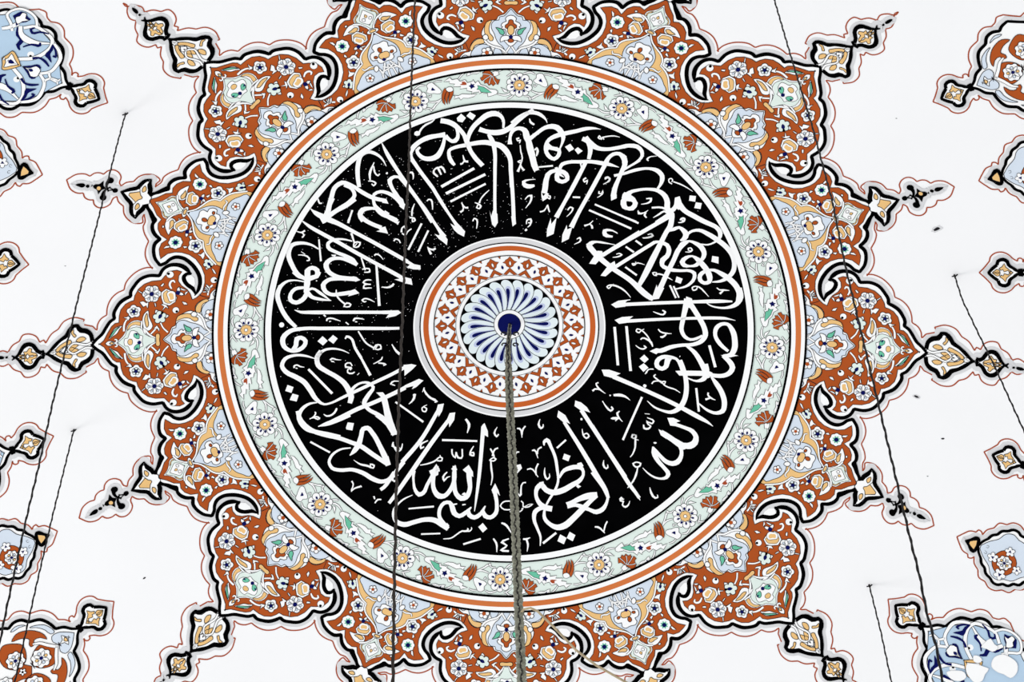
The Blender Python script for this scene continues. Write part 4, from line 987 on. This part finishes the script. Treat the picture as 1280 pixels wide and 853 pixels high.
# ------------------------------------------------------------------ outer border ring
border = empty('border_ring', 'broad white border ring with one orange stripe and black edge lines, around the floral band', 'border', C0, PHI)
part(border, 'white_band', lambda m: ring(m, 0.946, 1.0, 'W', 10.0))
part(border, 'orange_stripe', lambda m: ring(m, 0.9655, 0.9835, 'T', 10.6))
part(border, 'outer_line', lambda m: ring(m, 0.9965, 1.0035, 'K', 10.6))
part(border, 'inner_line', lambda m: ring(m, 0.9435, 0.951, 'K', 10.6))

# ------------------------------------------------------------------ central roundel
roundel = empty('central_roundel', 'round centre medallion with a whirl of blue petals inside a terracotta lattice and rings', 'medallion', C0, PHI)
part(roundel, 'grey_band', lambda m: (ring(m, 0.3035, 0.3275, 'W', 3), ring(m, 0.307, 0.322, 'G', 3.5)))
part(roundel, 'white_band', lambda m: ring(m, 0.165, 0.306, 'W', 4))
part(roundel, 'orange_stripe', lambda m: ring(m, 0.2755, 0.2935, 'F', 5))
part(roundel, 'black_line', lambda m: ring(m, 0.3025, 0.3065, 'K', 5))
part(roundel, 'lattice_line', lambda m: ring(m, 0.2555, 0.2585, 'K', 7.5))
part(roundel, 'whirl_ground', lambda m: (ring(m, 0.04, 0.1685, 'K', 4.6, nr=6), ring(m, 0.1675, 0.1695, 'S', 6)))
part(roundel, 'lattice_edge', lambda m: ring(m, 0.1822, 0.1836, 'S', 7))
def petal_pts():
    # local polar outline (radius, degrees); the tip leans forward
    L = [(0.048, -3.5), (0.066, -7.6), (0.0833, -9.4), (0.10, -9.4), (0.1175, -8.0), (0.134, -5.8), (0.1465, -3.0), (0.157, 0.5), (0.1622, 4.2), (0.1622, 7.4), (0.157, 10.4), (0.1475, 11.7), (0.134, 9.2), (0.1175, 7.0), (0.10, 5.6), (0.0833, 5.6), (0.066, 7.4), (0.048, 11.5)]
    L = [(r*(1+.028*min(1, (r-.04)/.08)), a) for r, a in L]
    return [(r*math.cos(math.radians(a)), r*math.sin(math.radians(a))) for r, a in L]
def pol(L): return [(r*math.cos(math.radians(a)), r*math.sin(math.radians(a))) for r, a in L]
P0 = MB(); P0.fill(smooth(petal_pts(), True, 0.01), 'U', 5, 0.03, ('K', 0.0016))
petal = P0.build('petal', None, centre_place)
P1 = MB()
P1.fill(smooth(pol([(0.06, 6.0), (0.085, 0.6), (0.11, -2.4), (0.13, -2.2), (0.141, 0.6), (0.1415, 4.0), (0.134, 6.6), (0.118, 6.0), (0.09, 4.9), (0.07, 6.6)]), True, 0.01), 'V', 5.6, 0.03)
P1.fill(smooth(pol([(0.054, 9.0), (0.07, 4.6), (0.09, 1.6), (0.11, 0.0), (0.125, 0.1), (0.133, 1.9), (0.1335, 4.0), (0.128, 5.6), (0.112, 5.1), (0.095, 4.6), (0.078, 5.6), (0.062, 8.4)]), True, 0.01), 'N', 6.0, 0.03)
core = P1.build('petal_core', petal, centre_place)
petal.parent = roundel
for k in range(24):
    p = petal if k == 0 else copy_tree(petal, roundel); p.rotation_euler = (0, 0, -2*PI*k/24)
part(roundel, 'hub_ring', lambda m: (ring(m, 0.0, 0.0525, 'W', 7, n=48, nr=3), ring(m, 0.0518, 0.0535, 'S', 7.4, n=48)))
part(roundel, 'hub_disc', lambda m: (ring(m, 0.0005, 0.0385, 'N', 8, n=48, nr=3), ring(m, 0.0380, 0.0395, 'S', 8.2, n=48)))

# ------------------------------------------------------------------ inscription band
insc = empty('inscription_band', 'black ring band carrying white Arabic calligraphy, between centre roundel and green floral band', 'inscription', C0, PHI)
part(insc, 'black_ground', lambda m: ring(m, 0.325, 0.809, 'K', 0))
small = []
seq = 0
for line in CAL.strip().split('\n'):
    t = line.split(); k = t[0]; v = [int(q)/2000 for q in t[1:]]
    lay = 1+(seq % 12)*0.12; seq += 1
    if k in 'sl':
        P = [(v[i], v[i+1], v[i+2]) for i in range(0, len(v), 3)]
        if k == 's' and len(P) > 2: P = smooth(P)
        else: P = smooth(P[:2])
        P = [(a, b, max(c, 0.0016)) for a, b, c in P]
        ext = sum(math.hypot(P[i+1][0]-P[i][0], P[i+1][1]-P[i][1]) for i in range(len(P)-1)); size = ext*max(p[2] for p in P)
        small.append((size, ext, k, P, lay))
    else:
        P = [(v[i], v[i+1]) for i in range(0, len(v), 2)]
        if k == 'b': P = smooth(P, True)
        w = max(p[0] for p in P)-min(p[0] for p in P); h = max(p[1] for p in P)-min(p[1] for p in P)
        small.append((w*h, max(w, h)*1.6, k, P, lay))
nl = nv = 0; rest = MB()
small.sort(key=lambda q: -q[0])
for size, ext, k, P, lay in small:
    big = ext > 0.16 and size > 0.0022 or k == 'p' and size > 0.0018
    if big: name = 'letter_stroke'
    elif k == 'p' and len(P) in (4, 5): name = 'dot_mark'
    else: name = 'vowel_mark'
    mb = MB()
    if k in 'sl':
        if nv >= 290 and name == 'vowel_mark': rest.stroke(P, 'W', lay); continue
        mb.stroke(P, 'W', lay)
        # round the pen's turning points slightly
    else:
        if nv >= 290 and name == 'vowel_mark': rest.fill(P, 'W', lay); continue
        mb.fill(P, 'W', lay)
    if name == 'vowel_mark': nv += 1
    mb.build(name, insc, centre_place)
if rest.v:
    o = rest.build('small_vowel_marks', insc, centre_place); o['kind'] = 'stuff'
def specks(m):
    rr = random.Random(3)
    for i in range(700):
        # worn flecks, thick in the upper left of the band
        a = math.radians(rr.gauss(128, 34)); r = rr.uniform(0.34, 0.795); x, y = r*math.cos(a), r*math.sin(a); s = rr.uniform(0.0006, 0.0014)
        m.add([(x-s*rr.uniform(.6, 2), y), (x, y-s), (x+s*rr.uniform(.6, 2), y+s*.3), (x, y+s)], [(0, 1, 2, 3)], 'W' if rr.random() < .5 else 'G', 0.5)
o = part(insc, 'worn_flecks', specks); o['kind'] = 'stuff'

# ------------------------------------------------------------------ flower motifs (flat coordinates, own frame)
OUT = ('S', 0.0021)
def lobes(n, r0, r1, ph=0.0, k=5, p=1.0):
    out = []
    for i in range(n*k):
        a = 2*PI*i/(n*k); c = abs(math.cos(n*(a)/2)); out.append((r0+(r1-r0)*c**p, a+ph))
    return out
def xf(c, d, L, mirror=1):          # c centre, d direction vector, L polar list (radius, angle) in direction frame
    a0 = math.atan2(d[1], d[0]); return [(c[0]+r*math.cos(a0+a*mirror), c[1]+r*math.sin(a0+a*mirror)) for r, a in L]
def petalp(c, d, off, ln, wd, ang, tip=0.0):
    a0 = math.atan2(d[1], d[0])+ang; ca, sa = math.cos(a0), math.sin(a0)
    q = [(off, 0), (off+ln*.3, wd*.42), (off+ln*.68, wd*.5), (off+ln*.93, wd*.28 if not tip else wd*.15), (off+ln, 0), (off+ln*.93, -wd*.28 if not tip else -wd*.15), (off+ln*.68, -wd*.5), (off+ln*.3, -wd*.42)]
    return [(c[0]+x*ca-y*sa, c[1]+x*sa+y*ca) for x, y in q]
def motif(kind, c, t):
    d = (t[0]-c[0], t[1]-c[1]); s = math.hypot(*d); mb = MB(); B = 5
    if kind == 'rosette_big':
        mb.fill(xf(c, d, [(r*s, a) for r, a in lobes(6, .74, 1.0, 0.5, 6, .6)]), 'W', B, .06, OUT)
        for i in range(6): mb.fill(petalp(c, d, s*.45, s*.34, s*.2, PI/6+i*PI/3), 'L', B+1, .06, ('S', .0008))
        for i in range(6): mb.fill(petalp(c, d, s*.15, s*.74, s*.34, i*PI/3, 1), 'W', B+1.8, .06, ('S', .0014))
        mb.disc(c, s*.24, 'N', B+3)
    elif kind == 'rosette_small':
        mb.fill(xf(c, d, [(r*s, a) for r, a in lobes(5, .66, 1.0, .3, 7, .6)]), 'W', B, .06, OUT)
        for i in range(5): mb.fill(petalp(c, d, s*.2, s*.38, s*.4, .3+i*PI*.4), 'U', B+1, .06, ('S', .0014))
        for i in range(5): mb.stroke([(c[0]+d[0]*0, c[1], .002), tuple([c[0]+s*.62*math.cos(math.atan2(d[1], d[0])+.3+(i+.5)*PI*.4), c[1]+s*.62*math.sin(math.atan2(d[1], d[0])+.3+(i+.5)*PI*.4), .0016])], 'S', B+.7)
        mb.disc(c, s*.25, 'N', B+3)
    elif kind == 'rosette_orange':
        mb.fill(xf(c, d, [(r*s, a) for r, a in lobes(8, .72, 1.0, .3, 5, .6)]), 'W', B+3, .06, OUT)
        for i in range(4): mb.fill(petalp(c, d, s*.3, s*.34, s*.3, .8+i*PI/2), 'O' if i % 2 == 0 else 'L', B+4, .06, ('S', .0014))
        for i in range(4): mb.fill(petalp(c, d, s*.1, s*.66, s*.3, i*PI/2, 1), 'W', B+5, .06, ('S', .0014))
        mb.disc(c, s*.18, 'N', B+6)
    elif kind == 'star_small':
        mb.fill(xf(c, d, [(r*s, a) for r, a in lobes(5, .55, 1.0, 0, 6, 1)]), 'W', B+3, .06, OUT); mb.disc(c, s*.3, 'K', B+4)
    elif kind == 'star_flower':
        mb.fill(xf(c, d, [(r*s, a) for r, a in lobes(8, .8, 1.0, 0, 5, .5)]), 'W', B, .06, OUT)
        mb.fill(xf(c, d, [(r*s, a) for r, a in lobes(8, .34, .62, PI/8, 4, 2)]), 'E', B+1); mb.disc(c, s*.32, 'N', B+2)
    elif kind == 'blue_floret':
        mb.fill(xf(c, d, [(r*s, a) for r, a in lobes(5, .6, 1.05, .2, 6, .8)]), 'W', B+4, .06, ('S', .0014))
        mb.fill(xf(c, d, [(.45*s, 0), (.2*s, .9), (.4*s, 2.2), (.12*s, PI), (.4*s, -2.2), (.2*s, -.9)]), 'N', B+5)
    elif kind == 'trefoil_flower':
        for a in (0.95, -0.95): mb.fill(petalp(c, d, s*.35, s*1.25, s*.7, a, 1), 'W', B, .06, OUT)
        mb.fill(xf(c, d, [(r*s*1.15, a) for r, a in lobes(5, .72, 1.05, PI, 6, .7)]), 'P', B+1, .06, OUT)
        mb.fill(petalp(c, d, -s*.35, s*1.0, s*.62, 0), 'N', B+2); mb.fill(petalp(c, d, s*.5, s*.7, s*.42, 0), 'K', B+2.2)
    elif kind == 'heart_flower':
        for a in (.9, -.9): mb.fill(petalp(t, d, -s*.1, s*.95, s*.46, a, 1), 'W', B+.4, .06, OUT)
        mb.fill(xf(c, d, [(1.3*s, PI-1.5), (1.45*s, PI-.9), (1.3*s, PI-.35), (1.45*s, PI+.3), (1.35*s, PI+.95), (1.0*s, PI+1.7), (.8*s, PI+2.4), (.75*s, PI-2.4)]), 'W', B+.8, .06, OUT)
        P = smooth(xf(c, d, [(1.02*s, PI-1.5), (1.12*s, PI-.9), (1.0*s, PI-.35), (1.12*s, PI+.3), (1.0*s, PI+.95), (.6*s, PI+1.6), (.2*s, PI)]), True)
        mb.fill(P, 'O', B+1.4, .06, ('S', .0014))
        P = smooth(xf(c, d, [(.75*s, .35), (.8*s, 1.2), (.72*s, 2.0), (.45*s, PI), (.78*s, -2.3), (.8*s, -1.3), (.6*s, -.4)]), True)
        mb.fill(P, 'W', B+1.9, .06, ('S', .0014))
        P = smooth(xf(c, d, [(.4*s, .3), (.5*s, 1.2), (.46*s, 2.0), (.2*s, PI), (.5*s, -2.3), (.5*s, -1.3), (.32*s, -.4)]), True)
        mb.fill(P, 'O', B+2.4)
        mb.disc(t, s*.3, 'N', B+3)
    elif kind == 'bead':
        R = max(s*1.9, .0105); mb.disc(c, R+.0014, 'S', B, 16); mb.disc(c, R, 'W', B+.4, 16); mb.disc((c[0]+d[0]/s*R*.55, c[1]+d[1]/s*R*.55), R*.42, 'K', B+1)
    elif kind == 'blossom':
        mb.fill(xf(c, d, [(r*s, a) for r, a in lobes(5, .7, 1.0, 0, 6, .6)]), 'W', B+3, .06, OUT)
        for i in range(5): mb.stroke([(c[0], c[1], .0018), (c[0]+s*.7*math.cos(math.atan2(d[1], d[0])+(i+.5)*PI*.4), c[1]+s*.7*math.sin(math.atan2(d[1], d[0])+(i+.5)*PI*.4), .0014)], 'S', B+3.5)
        mb.disc(c, s*.36, 'B', B+4.2)
    elif kind == 'daisy':
        for i in range(10): mb.fill(petalp(c, d, s*.30, s*.70, s*.60, PI/10+i*PI/5), 'W', B+(i % 2)*.5, .06, ('S', .0015))
        for i in range(10): mb.fill(petalp(c, d, s*.44, s*.27, s*.15, PI/10+i*PI/5), 'N', B+2.2)
    return mb
def daisy_heart(c, t):
    d = (t[0]-c[0], t[1]-c[1]); s = math.hypot(*d); mb = MB()
    mb.fill(xf(c, d, [(r*s, a) for r, a in lobes(8, .36, .43, 0, 5, .6)]), 'O', 7.8, .06, ('S', .0014)); mb.disc(c, s*.15, 'S', 8.6, 14); mb.disc(c, s*.115, 'W', 9.0, 14)
    return mb

# ------------------------------------------------------------------ read the drawing lists
def sections():
    out = {}; cur = None
    for line in ART.strip().split('\n'):
        t = line.split()
        if t[0][0] == '@':
            cur = t[0]
            if cur != '@end': out[cur] = []
            continue
        out[cur].append(t)
    return out
SEC = sections()
def nums(tok, div=2000.0): return [int(q)/div for q in tok]
def trip(v, n): return [tuple(v[i:i+n]) for i in range(0, len(v), n)]
def flip(P): return [(p[0], -p[1])+tuple(p[2:]) for p in P]
def draw(items, parent, place, frame=lambda p: p, div=2000.0, lo=0.0):
    """frame maps local flat coordinates to flat coordinates of the mesh's own frame"""
    made = []; gl = .35
    def F(P): return [tuple(frame((p[0], p[1])))+tuple(p[2:]) for p in P]
    for t in items:
        if t[0] in ('rim', 'red'):
            v = ' '.join(t[1:]).split('|'); segs = [trip(nums(s.split(), div), 3) for s in v]
            sl = .4; full = []; mbs = MB(); mbk = MB(); tot = []
            for i, sg in enumerate(segs):
                if i > 0: sg = [segs[i-1][-1][:2]+(sg[0][2],)]+sg if math.hypot(sg[0][0]-segs[i-1][-1][0], sg[0][1]-segs[i-1][-1][1]) > 1e-5 else sg
                P = smooth(sg, False, 0.008); tot += P
                for Q in (F(P), F(flip(P))):
                    if t[0] == 'rim':
                        sl += .09; mbs.stroke([(p[0], p[1], 0.0335) for p in Q], 'G', sl); mbk.stroke([(p[0], p[1], p[2]*1.22) for p in Q], 'K', 3.2+sl*.3)
                        for e in (Q[0], Q[-1]): sl += .03; mbs.disc(e, .0167, 'G', sl, 16)
                    else: mbk.stroke([(p[0], p[1], 0.0042) for p in Q], 'R', .8)
                if t[0] == 'rim':
                    for e in (P[0], P[-1]):
                        for Q in (F([e]), F(flip([e]))): mbk.disc(Q[0], e[2]*.48, 'K', 3.4+sl*.3, 10)
            if t[0] == 'rim':
                made.append(mbs.build('shadow_band', parent, place)); made.append(mbk.build('black_outline', parent, place)); rim = tot
            else: made.append(mbk.build('red_outline', parent, place))
        elif t[0] == 'rc':
            v = trip(nums(t[1:], div), 2); P = [(p[0], p[1]) for p in rim]+v
            sgn = 1
            P = P+flip(P)[::-1]
            mb = MB(); mb.fill(F(P), 'W', 2.4); made.append(mb.build('white_field', parent, place))
        elif t[0] in ('m', 'M') and len(t[0]) == 1 and not t[1] in 'FfkK':
            v = nums(t[2:], div); c, e = (v[0], v[1]), (v[2], v[3])
            pairs = [(c, e)]
            if t[0] == 'm' and abs(c[1]) > 0.004: pairs.append(((c[0], -c[1]), (e[0], -e[1])))
            for c, e in pairs:
                c, e = frame(c), frame(e); o = motif(t[1], c, e).build(t[1], parent, place); made.append(o)
                if t[1] == 'daisy': daisy_heart(c, e).build('daisy_heart', o, place)
        else:
            mode, cmd, name, col, lay = t[:5]; lay = float(lay)
            if cmd == 'k': P = smooth(trip(nums(t[5:], div), 3))
            else:
                P = trip(nums(t[5:], div), 2)
                if mode == 'c': P = P+flip(P)[::-1]
                if cmd == 'f' and mode != 'c': P = smooth(P, True)
                elif cmd == 'f':
                    h = smooth(trip(nums(t[5:], div), 2)); P = h+flip(h)[::-1]
            vers = [P, flip(P)] if mode == 'h' else [P]
            for Q in vers:
                Q = F(Q); mb = MB()
                if cmd == 'k':
                    if col == 'W':
                        mb.stroke([(p[0], p[1], p[2]+.003) for p in Q], 'S', lay); mb.stroke(Q, 'W', lay+.35)
                    else: mb.stroke([(p[0], p[1], p[2]*(1.22 if name.endswith('outline') else 1)) for p in Q], col, lay)
                    if col == 'K':
                        sh = MB(); gl += .07; sh.stroke([(p[0], p[1], .034) for p in Q], 'G', gl)
                        for e in (Q[0], Q[-1]): gl += .05; sh.disc(e, .017, 'G', gl, 14)
                        made.append(sh.build('shadow_band', parent, place))
                else:
                    mb.fill(Q, col, lay, .06, None if col in 'KGRNS' or lay < 4 else (('S', .0012) if div != 2000 else ('S', .0014) if parent.name == 'floral_band' or name.startswith('medallion') else OUT))
                if cmd != 'k' and col == 'K':
                    gl += .07; mb.stroke([(p[0], p[1], .022) for p in resample(Q, .02)], 'G', gl, True)
                made.append(mb.build(name, parent, place))
    return made

# lattice of the roundel
for k in range(24):
    ro = -2*PI*k/24
    if k == 0: proto = draw(SEC['@pattern'], roundel, centre_place, div=8000.0)
    else:
        for p in proto:
            c = p.copy(); scene.collection.objects.link(c); c.parent = roundel; c.rotation_euler = (0, 0, ro)
    # proto stays at its measured angle
# ------------------------------------------------------------------ green floral band
band = empty('floral_band', 'pale green ring band with daisies, carnations and tulips on white vines, around the black inscription', 'border', C0, PHI)
part(band, 'green_ground', lambda m: ring(m, 0.826, 0.948, 'P', 2))
part(band, 'inner_line', lambda m: ring(m, 0.826, 0.8315, 'K', 9))
part(band, 'inner_white_band', lambda m: ring(m, 0.8065, 0.8275, 'W', 8))
proto = draw(SEC['@band'], band, centre_place)
for k in range(16):
    a = -math.radians(BAND0+22.5*k)
    for p in proto:
        c = p if k == 0 else copy_tree(p, band)
        c.rotation_euler = (0, 0, a)

# ------------------------------------------------------------------ the sixteen lobes of the star
CLOCK = {0: 'pointing right, level with the centre', 45: 'at upper right', 90: 'at the top edge of the picture', 135: 'at upper left', 180: 'pointing left, level with the centre',
         225: 'at lower left', 270: 'at the bottom edge, behind the thick rope', 315: 'at lower right'}
CL2 = ['right, just above the level of the centre', 'upper right, nearer the top', 'upper left, nearer the top', 'left, just above the level of the centre',
       'left, just below the level of the centre', 'lower left, nearer the bottom', 'lower right, nearer the bottom', 'right, just below the level of the centre']
for k in range(8):
    deg = 45*k; ra = 1.18; loc, rz = anchor_loc(ra, deg)
    o = empty('large_arabesque_lobe', 'broad terracotta arabesque lobe with pale blue palmette, '+CLOCK[deg], 'painted ornament', loc, rz, 'broad lobes of the star')
    draw(SEC['@A'], o, warp_place(deg, ra))
for k in range(8):
    deg = 22.5+45*k; ra = 1.12; loc, rz = anchor_loc(ra, deg)
    o = empty('slender_arabesque_lobe', 'narrow terracotta lobe between two broad ones, '+CL2[k], 'painted ornament', loc, rz, 'narrow lobes of the star')
    draw(SEC['@B'], o, warp_place(deg, ra))

# ------------------------------------------------------------------ outer medallions (each laid where it stands on the dome)
def medallion(name, items, X0, Y0, ang, k, label, group, mirror=1):
    w0 = flat_world(X0, Y0); o = empty(name, label, 'painted ornament', w0, PHI, group)
    ca, sa = math.cos(ang), math.sin(ang)
    fr = lambda p: (X0+k*(p[0]*ca-p[1]*mirror*sa), Y0+k*(p[0]*sa+p[1]*mirror*ca))
    z0 = zf(X0, Y0)
    draw(items, o, lambda x, y: (S*(x-X0), -S*(y-Y0), S*(zf(x, y)-z0)), fr)
    return o
for (X, Y, a, l, w, mi) in [(-1.5990, 0.6522, 2.8399, .0742, 'at the left edge, upper of the two', 1), (-1.5906, -0.6552, -2.8084, .0700, 'at the left edge, lower of the two', -1),
                    (1.5931, 0.6603, 0.3333, .0727, 'at the right edge, upper of the two', 1), (1.5913, -0.6491, -0.2943, .0720, 'at the right edge, lower of the two', 1)]:
    medallion('pointed_medallion', SEC['@S'], X, Y, a, l/.0733, 'small pointed medallion with round flower disc, '+w, 'small outer medallions', mi)
for (X, Y, a, l, w, mi, kind) in [(-1.4568, -0.9769, -2.5336, .1397, 'in the bottom left corner', 1, 'b'), (1.4749, 0.9638, 0.5063, .1294, 'in the top right corner', 1, 'b'),
                    (-1.4284, 0.9360, 2.6159, .1354, 'in the top left corner', 1, 'u'), (1.4177, -0.9519, -0.6015, .1390, 'in the bottom right corner', 1, 'u'),
                    (1.6777, 0.3289, 0.1321, .1314, 'at the right edge above the centre line, only its bud in view', 1, 'v'), (1.7252, -0.3473, -0.2155, .1308, 'at the right edge below the centre line, only its bud in view', 1, 'v'),
                    (-1.6633, -0.3320, -2.8966, .1388, 'at the left edge below the centre line, its peach bud in view', 1, 'v'), (-1.7180, 0.3413, 2.9548, .1344, 'at the left edge above the centre line, its peach bud in view', 1, 'v')]:
    it = SEC['@L']+(SEC['@brown'] if kind == 'b' else SEC['@blue'])
    col = {'b': 'large terracotta and pale blue medallion ', 'u': 'large blue and navy scrollwork medallion ', 'v': 'scalloped medallion '}[kind]
    medallion('large_medallion', it, X, Y, a, l/.1398, col+w, 'large outer medallions', mi)

# flaked, repainted patches on the corner medallion at the bottom right
o = empty('peeled_patch', 'whitish flaked patches over the blue scrollwork medallion in the bottom right corner', 'flaked paint', flat_world(1.5, -1.0), PHI)
for n_, pts in enumerate(PEEL):
    mb = MB(); Q = smooth([(p[0], p[1]) for p in pts], True); mb.fill(Q, 'W', 11.4+n_*.2); mb.stroke([(p[0], p[1], .0012) for p in resample(Q, .01)], 'G', 11.9+n_*.2, True)
    mb.build('flake', o, lambda x, y: (S*(x-1.5), -S*(y+1.0), S*(zf(x, y)-zf(1.5, -1.0))))
# ------------------------------------------------------------------ chips in the plaster
WH = ['beside the upper right narrow lobe', 'right of the right broad lobe tip, below it', 'at the right, below the level of the centre', 'left of the lower left broad lobe', 'tiny, near the top right', 'tiny, at left above the centre', 'tiny, at right beside a narrow lobe tip']
for i, (x, y) in enumerate(MARKS):
    mb = MB(); s = [.022, .015, .011, .011, .005, .005, .005][i]; a = [.55, -.3, .2, .5, 0, 0, 0][i]; ca, sa = math.cos(a), math.sin(a)
    def bl(k, e, n=14): return [(x+k*(math.cos(2*PI*j/n)*ca-math.sin(2*PI*j/n)*e*sa)*random.uniform(.8, 1.15), y+k*(math.cos(2*PI*j/n)*sa+math.sin(2*PI*j/n)*e*ca)*random.uniform(.8, 1.15)) for j in range(n)]
    x0, y0 = x, y
    def bl(k, e, n=14): 
        out = []
        for j in range(n):
            q = k*random.uniform(.75, 1.15); u, v = q*math.cos(2*PI*j/n), q*e*math.sin(2*PI*j/n); out.append((x0+u*ca-v*sa, y0+u*sa+v*ca))
        return out
    if i < 2: mb.fill(bl(s, .55), 'G', 0.2)
    mb.fill(bl(s*.55, .45), 'S', 0.8)
    w0 = flat_world(x, y); z0 = zf(x, y)
    o = mb.build('plaster_chip', None, lambda X, Y: (S*(X-x0), -S*(Y-y0), S*(zf(X, Y)-z0))); o.location = w0; o.rotation_euler = (0, 0, PHI)
    tag(o, 'small dark chip in the white plaster, '+WH[i], 'chip', 'chips in the plaster')

# ------------------------------------------------------------------ hanging ropes and cables
def W3(p): return Vector((p[0]*S, p[1]*S, p[2]*S+ZA))
def tube(path, rad, n=8, name='tube', material=None, parent=None, twist=None):
    """rad: number or list"""
    V = []; F = []; up = Vector((0, 1, 0))
    for i, p in enumerate(path):
        a = path[max(0, i-1)]; b = path[min(len(path)-1, i+1)]; t = (b-a).normalized(); x = t.cross(up).normalized(); y = x.cross(t); r = rad[i] if isinstance(rad, list) else rad
        for k in range(n):
            q = 2*PI*k/n; V.append(p+x*(r*math.cos(q))+y*(r*math.sin(q)))
    for i in range(len(path)-1):
        for k in range(n): F.append((i*n+k, i*n+(k+1) % n, (i+1)*n+(k+1) % n, (i+1)*n+k))
    F.append(list(range(n))[::-1]); F.append([(len(path)-1)*n+k for k in range(n)])
    me = bpy.data.meshes.new(name); o0 = path[0]; me.from_pydata([v-o0 for v in V], [], F); me.materials.append(material)
    for p in me.polygons: p.use_smooth = True
    o = bpy.data.objects.new(name, me); link(o)
    if parent: o.parent = parent; o.location = o0-parent.location
    else: o.location = o0
    return o
def resamp3(P, step):
    P = [tuple(p) for p in P]; out = []
    for i in range(len(P)-1):
        a, b = Vector(P[i]), Vector(P[i+1]); m = max(1, int((b-a).length/step))
        for k in range(m): out.append(a+(b-a)*(k/m))
    out.append(Vector(P[-1])); return out
def cable(pts, r, label, material, name='hanging_cable', knob=True):
    P = resamp3([W3(p) for p in pts], 0.02); n = len(P); e = empty(name, label, 'cable', P[0], 0, 'thin cables hanging from the dome')
    rnd = random.Random(len(label)); ph = rnd.random()*6
    Q = [p+Vector((math.sin(i*.9+ph), math.cos(i*.9+ph), 0))*r*.3 for i, p in enumerate(P)]
    tube(Q, [r*(1+.18*math.sin(i*1.9+ph)) for i in range(n)], 7, 'cable', material, e)
    if knob:
        h = W3(pts[0])
        tube([h+Vector((-.014, .004, -.012)), h+Vector((-.005, 0, -.016)), h+Vector((.005, .0, -.016)), h+Vector((.014, -.008, -.012))], .0032, 6, 'hook', wire_m, e)
        tube([h+Vector((0, 0, .004)), h+Vector((0, .002, -.02))], .005, 6, 'anchor_pin', wire_m, e)
cable(w1, .0038, 'thin black cable hanging down the left side, starting highest, past the left narrow lobe finial', wire_m)
cable(w2, .0040, 'thin black cable at the left, starting lower, beside the left edge', wire_m)
cable(w3, .0040, 'short thin black cable at the right edge, crossing the right broad lobe finial', wire_m)
cable(w4, .0040, 'short thin black cable at the bottom right, starting just above the bottom edge', wire_m)
cable(w5, .0045, 'long grey brown cable crossing the inscription left of the centre roundel', wire_brown, knob=False)
cable(w6, .0038, 'long dark cable crossing the star right of the centre, down to the bottom right corner', wire_m, knob=False)

P = resamp3([W3(p) for p in chain], 0.008); n = len(P)
rope = empty('lamp_rope', 'thick twisted grey green rope hanging from the middle of the dome', 'rope', P[0])
for s in range(2):
    Q = []; R = []
    for i, p in enumerate(P):
        g = min(1.0, .45+i/105*.55); a = i*.012/.17*2*PI*.5+s*PI
        Q.append(p+Vector((math.cos(a)*.0175*g*(.55+.45*abs(math.cos(a)))+.0*g, math.sin(a)*.012*g, 0))); R.append(.0098*g*(1+.2*math.sin(i*1.7+s*2)))
    # the strands lie side by side and only cross now and then
    Q = [p+Vector(((-1 if s else 1)*.0092*min(1, .45+i/105*.55)+.0012*math.sin(i*.42), .006*math.sin(i*.42+s*PI), 0)) for i, p in enumerate(P)]
    tube(Q, R, 8, 'strand', chain_m, rope)
tube([p+Vector((0, -.006, 0)) for p in P], .0045, 6, 'core_cord', chain_dark, rope)
hp = W3(chain[1])
right = Vector((r_.x, r_.y, 0)).normalized(); down = Vector((0, 0, -1)); fw = Vector((0, -.02, 0))
for (dx, y0, r, sg) in ((-.030, .20, .014, -1), (.030, .20, .014, 1), (-.028, .36, .013, -1), (.028, .36, .013, 1)):
    L = [P[0]+fw+down*(y0-1.6*r*math.sin(a*PI/6))+right*(dx+sg*-r*math.cos(a*PI/6)) for a in range(-3, 8)]
    tube(L, .0036, 6, 'iron_scroll', chain_dark, rope)
tw = resamp3([W3(p) for p in strand], 0.02)
o = tube(tw, .0050, 6, 'loose_twine', strand_m); tag(o, 'loose straw coloured twine looping from the thick rope toward the bottom right', 'twine')
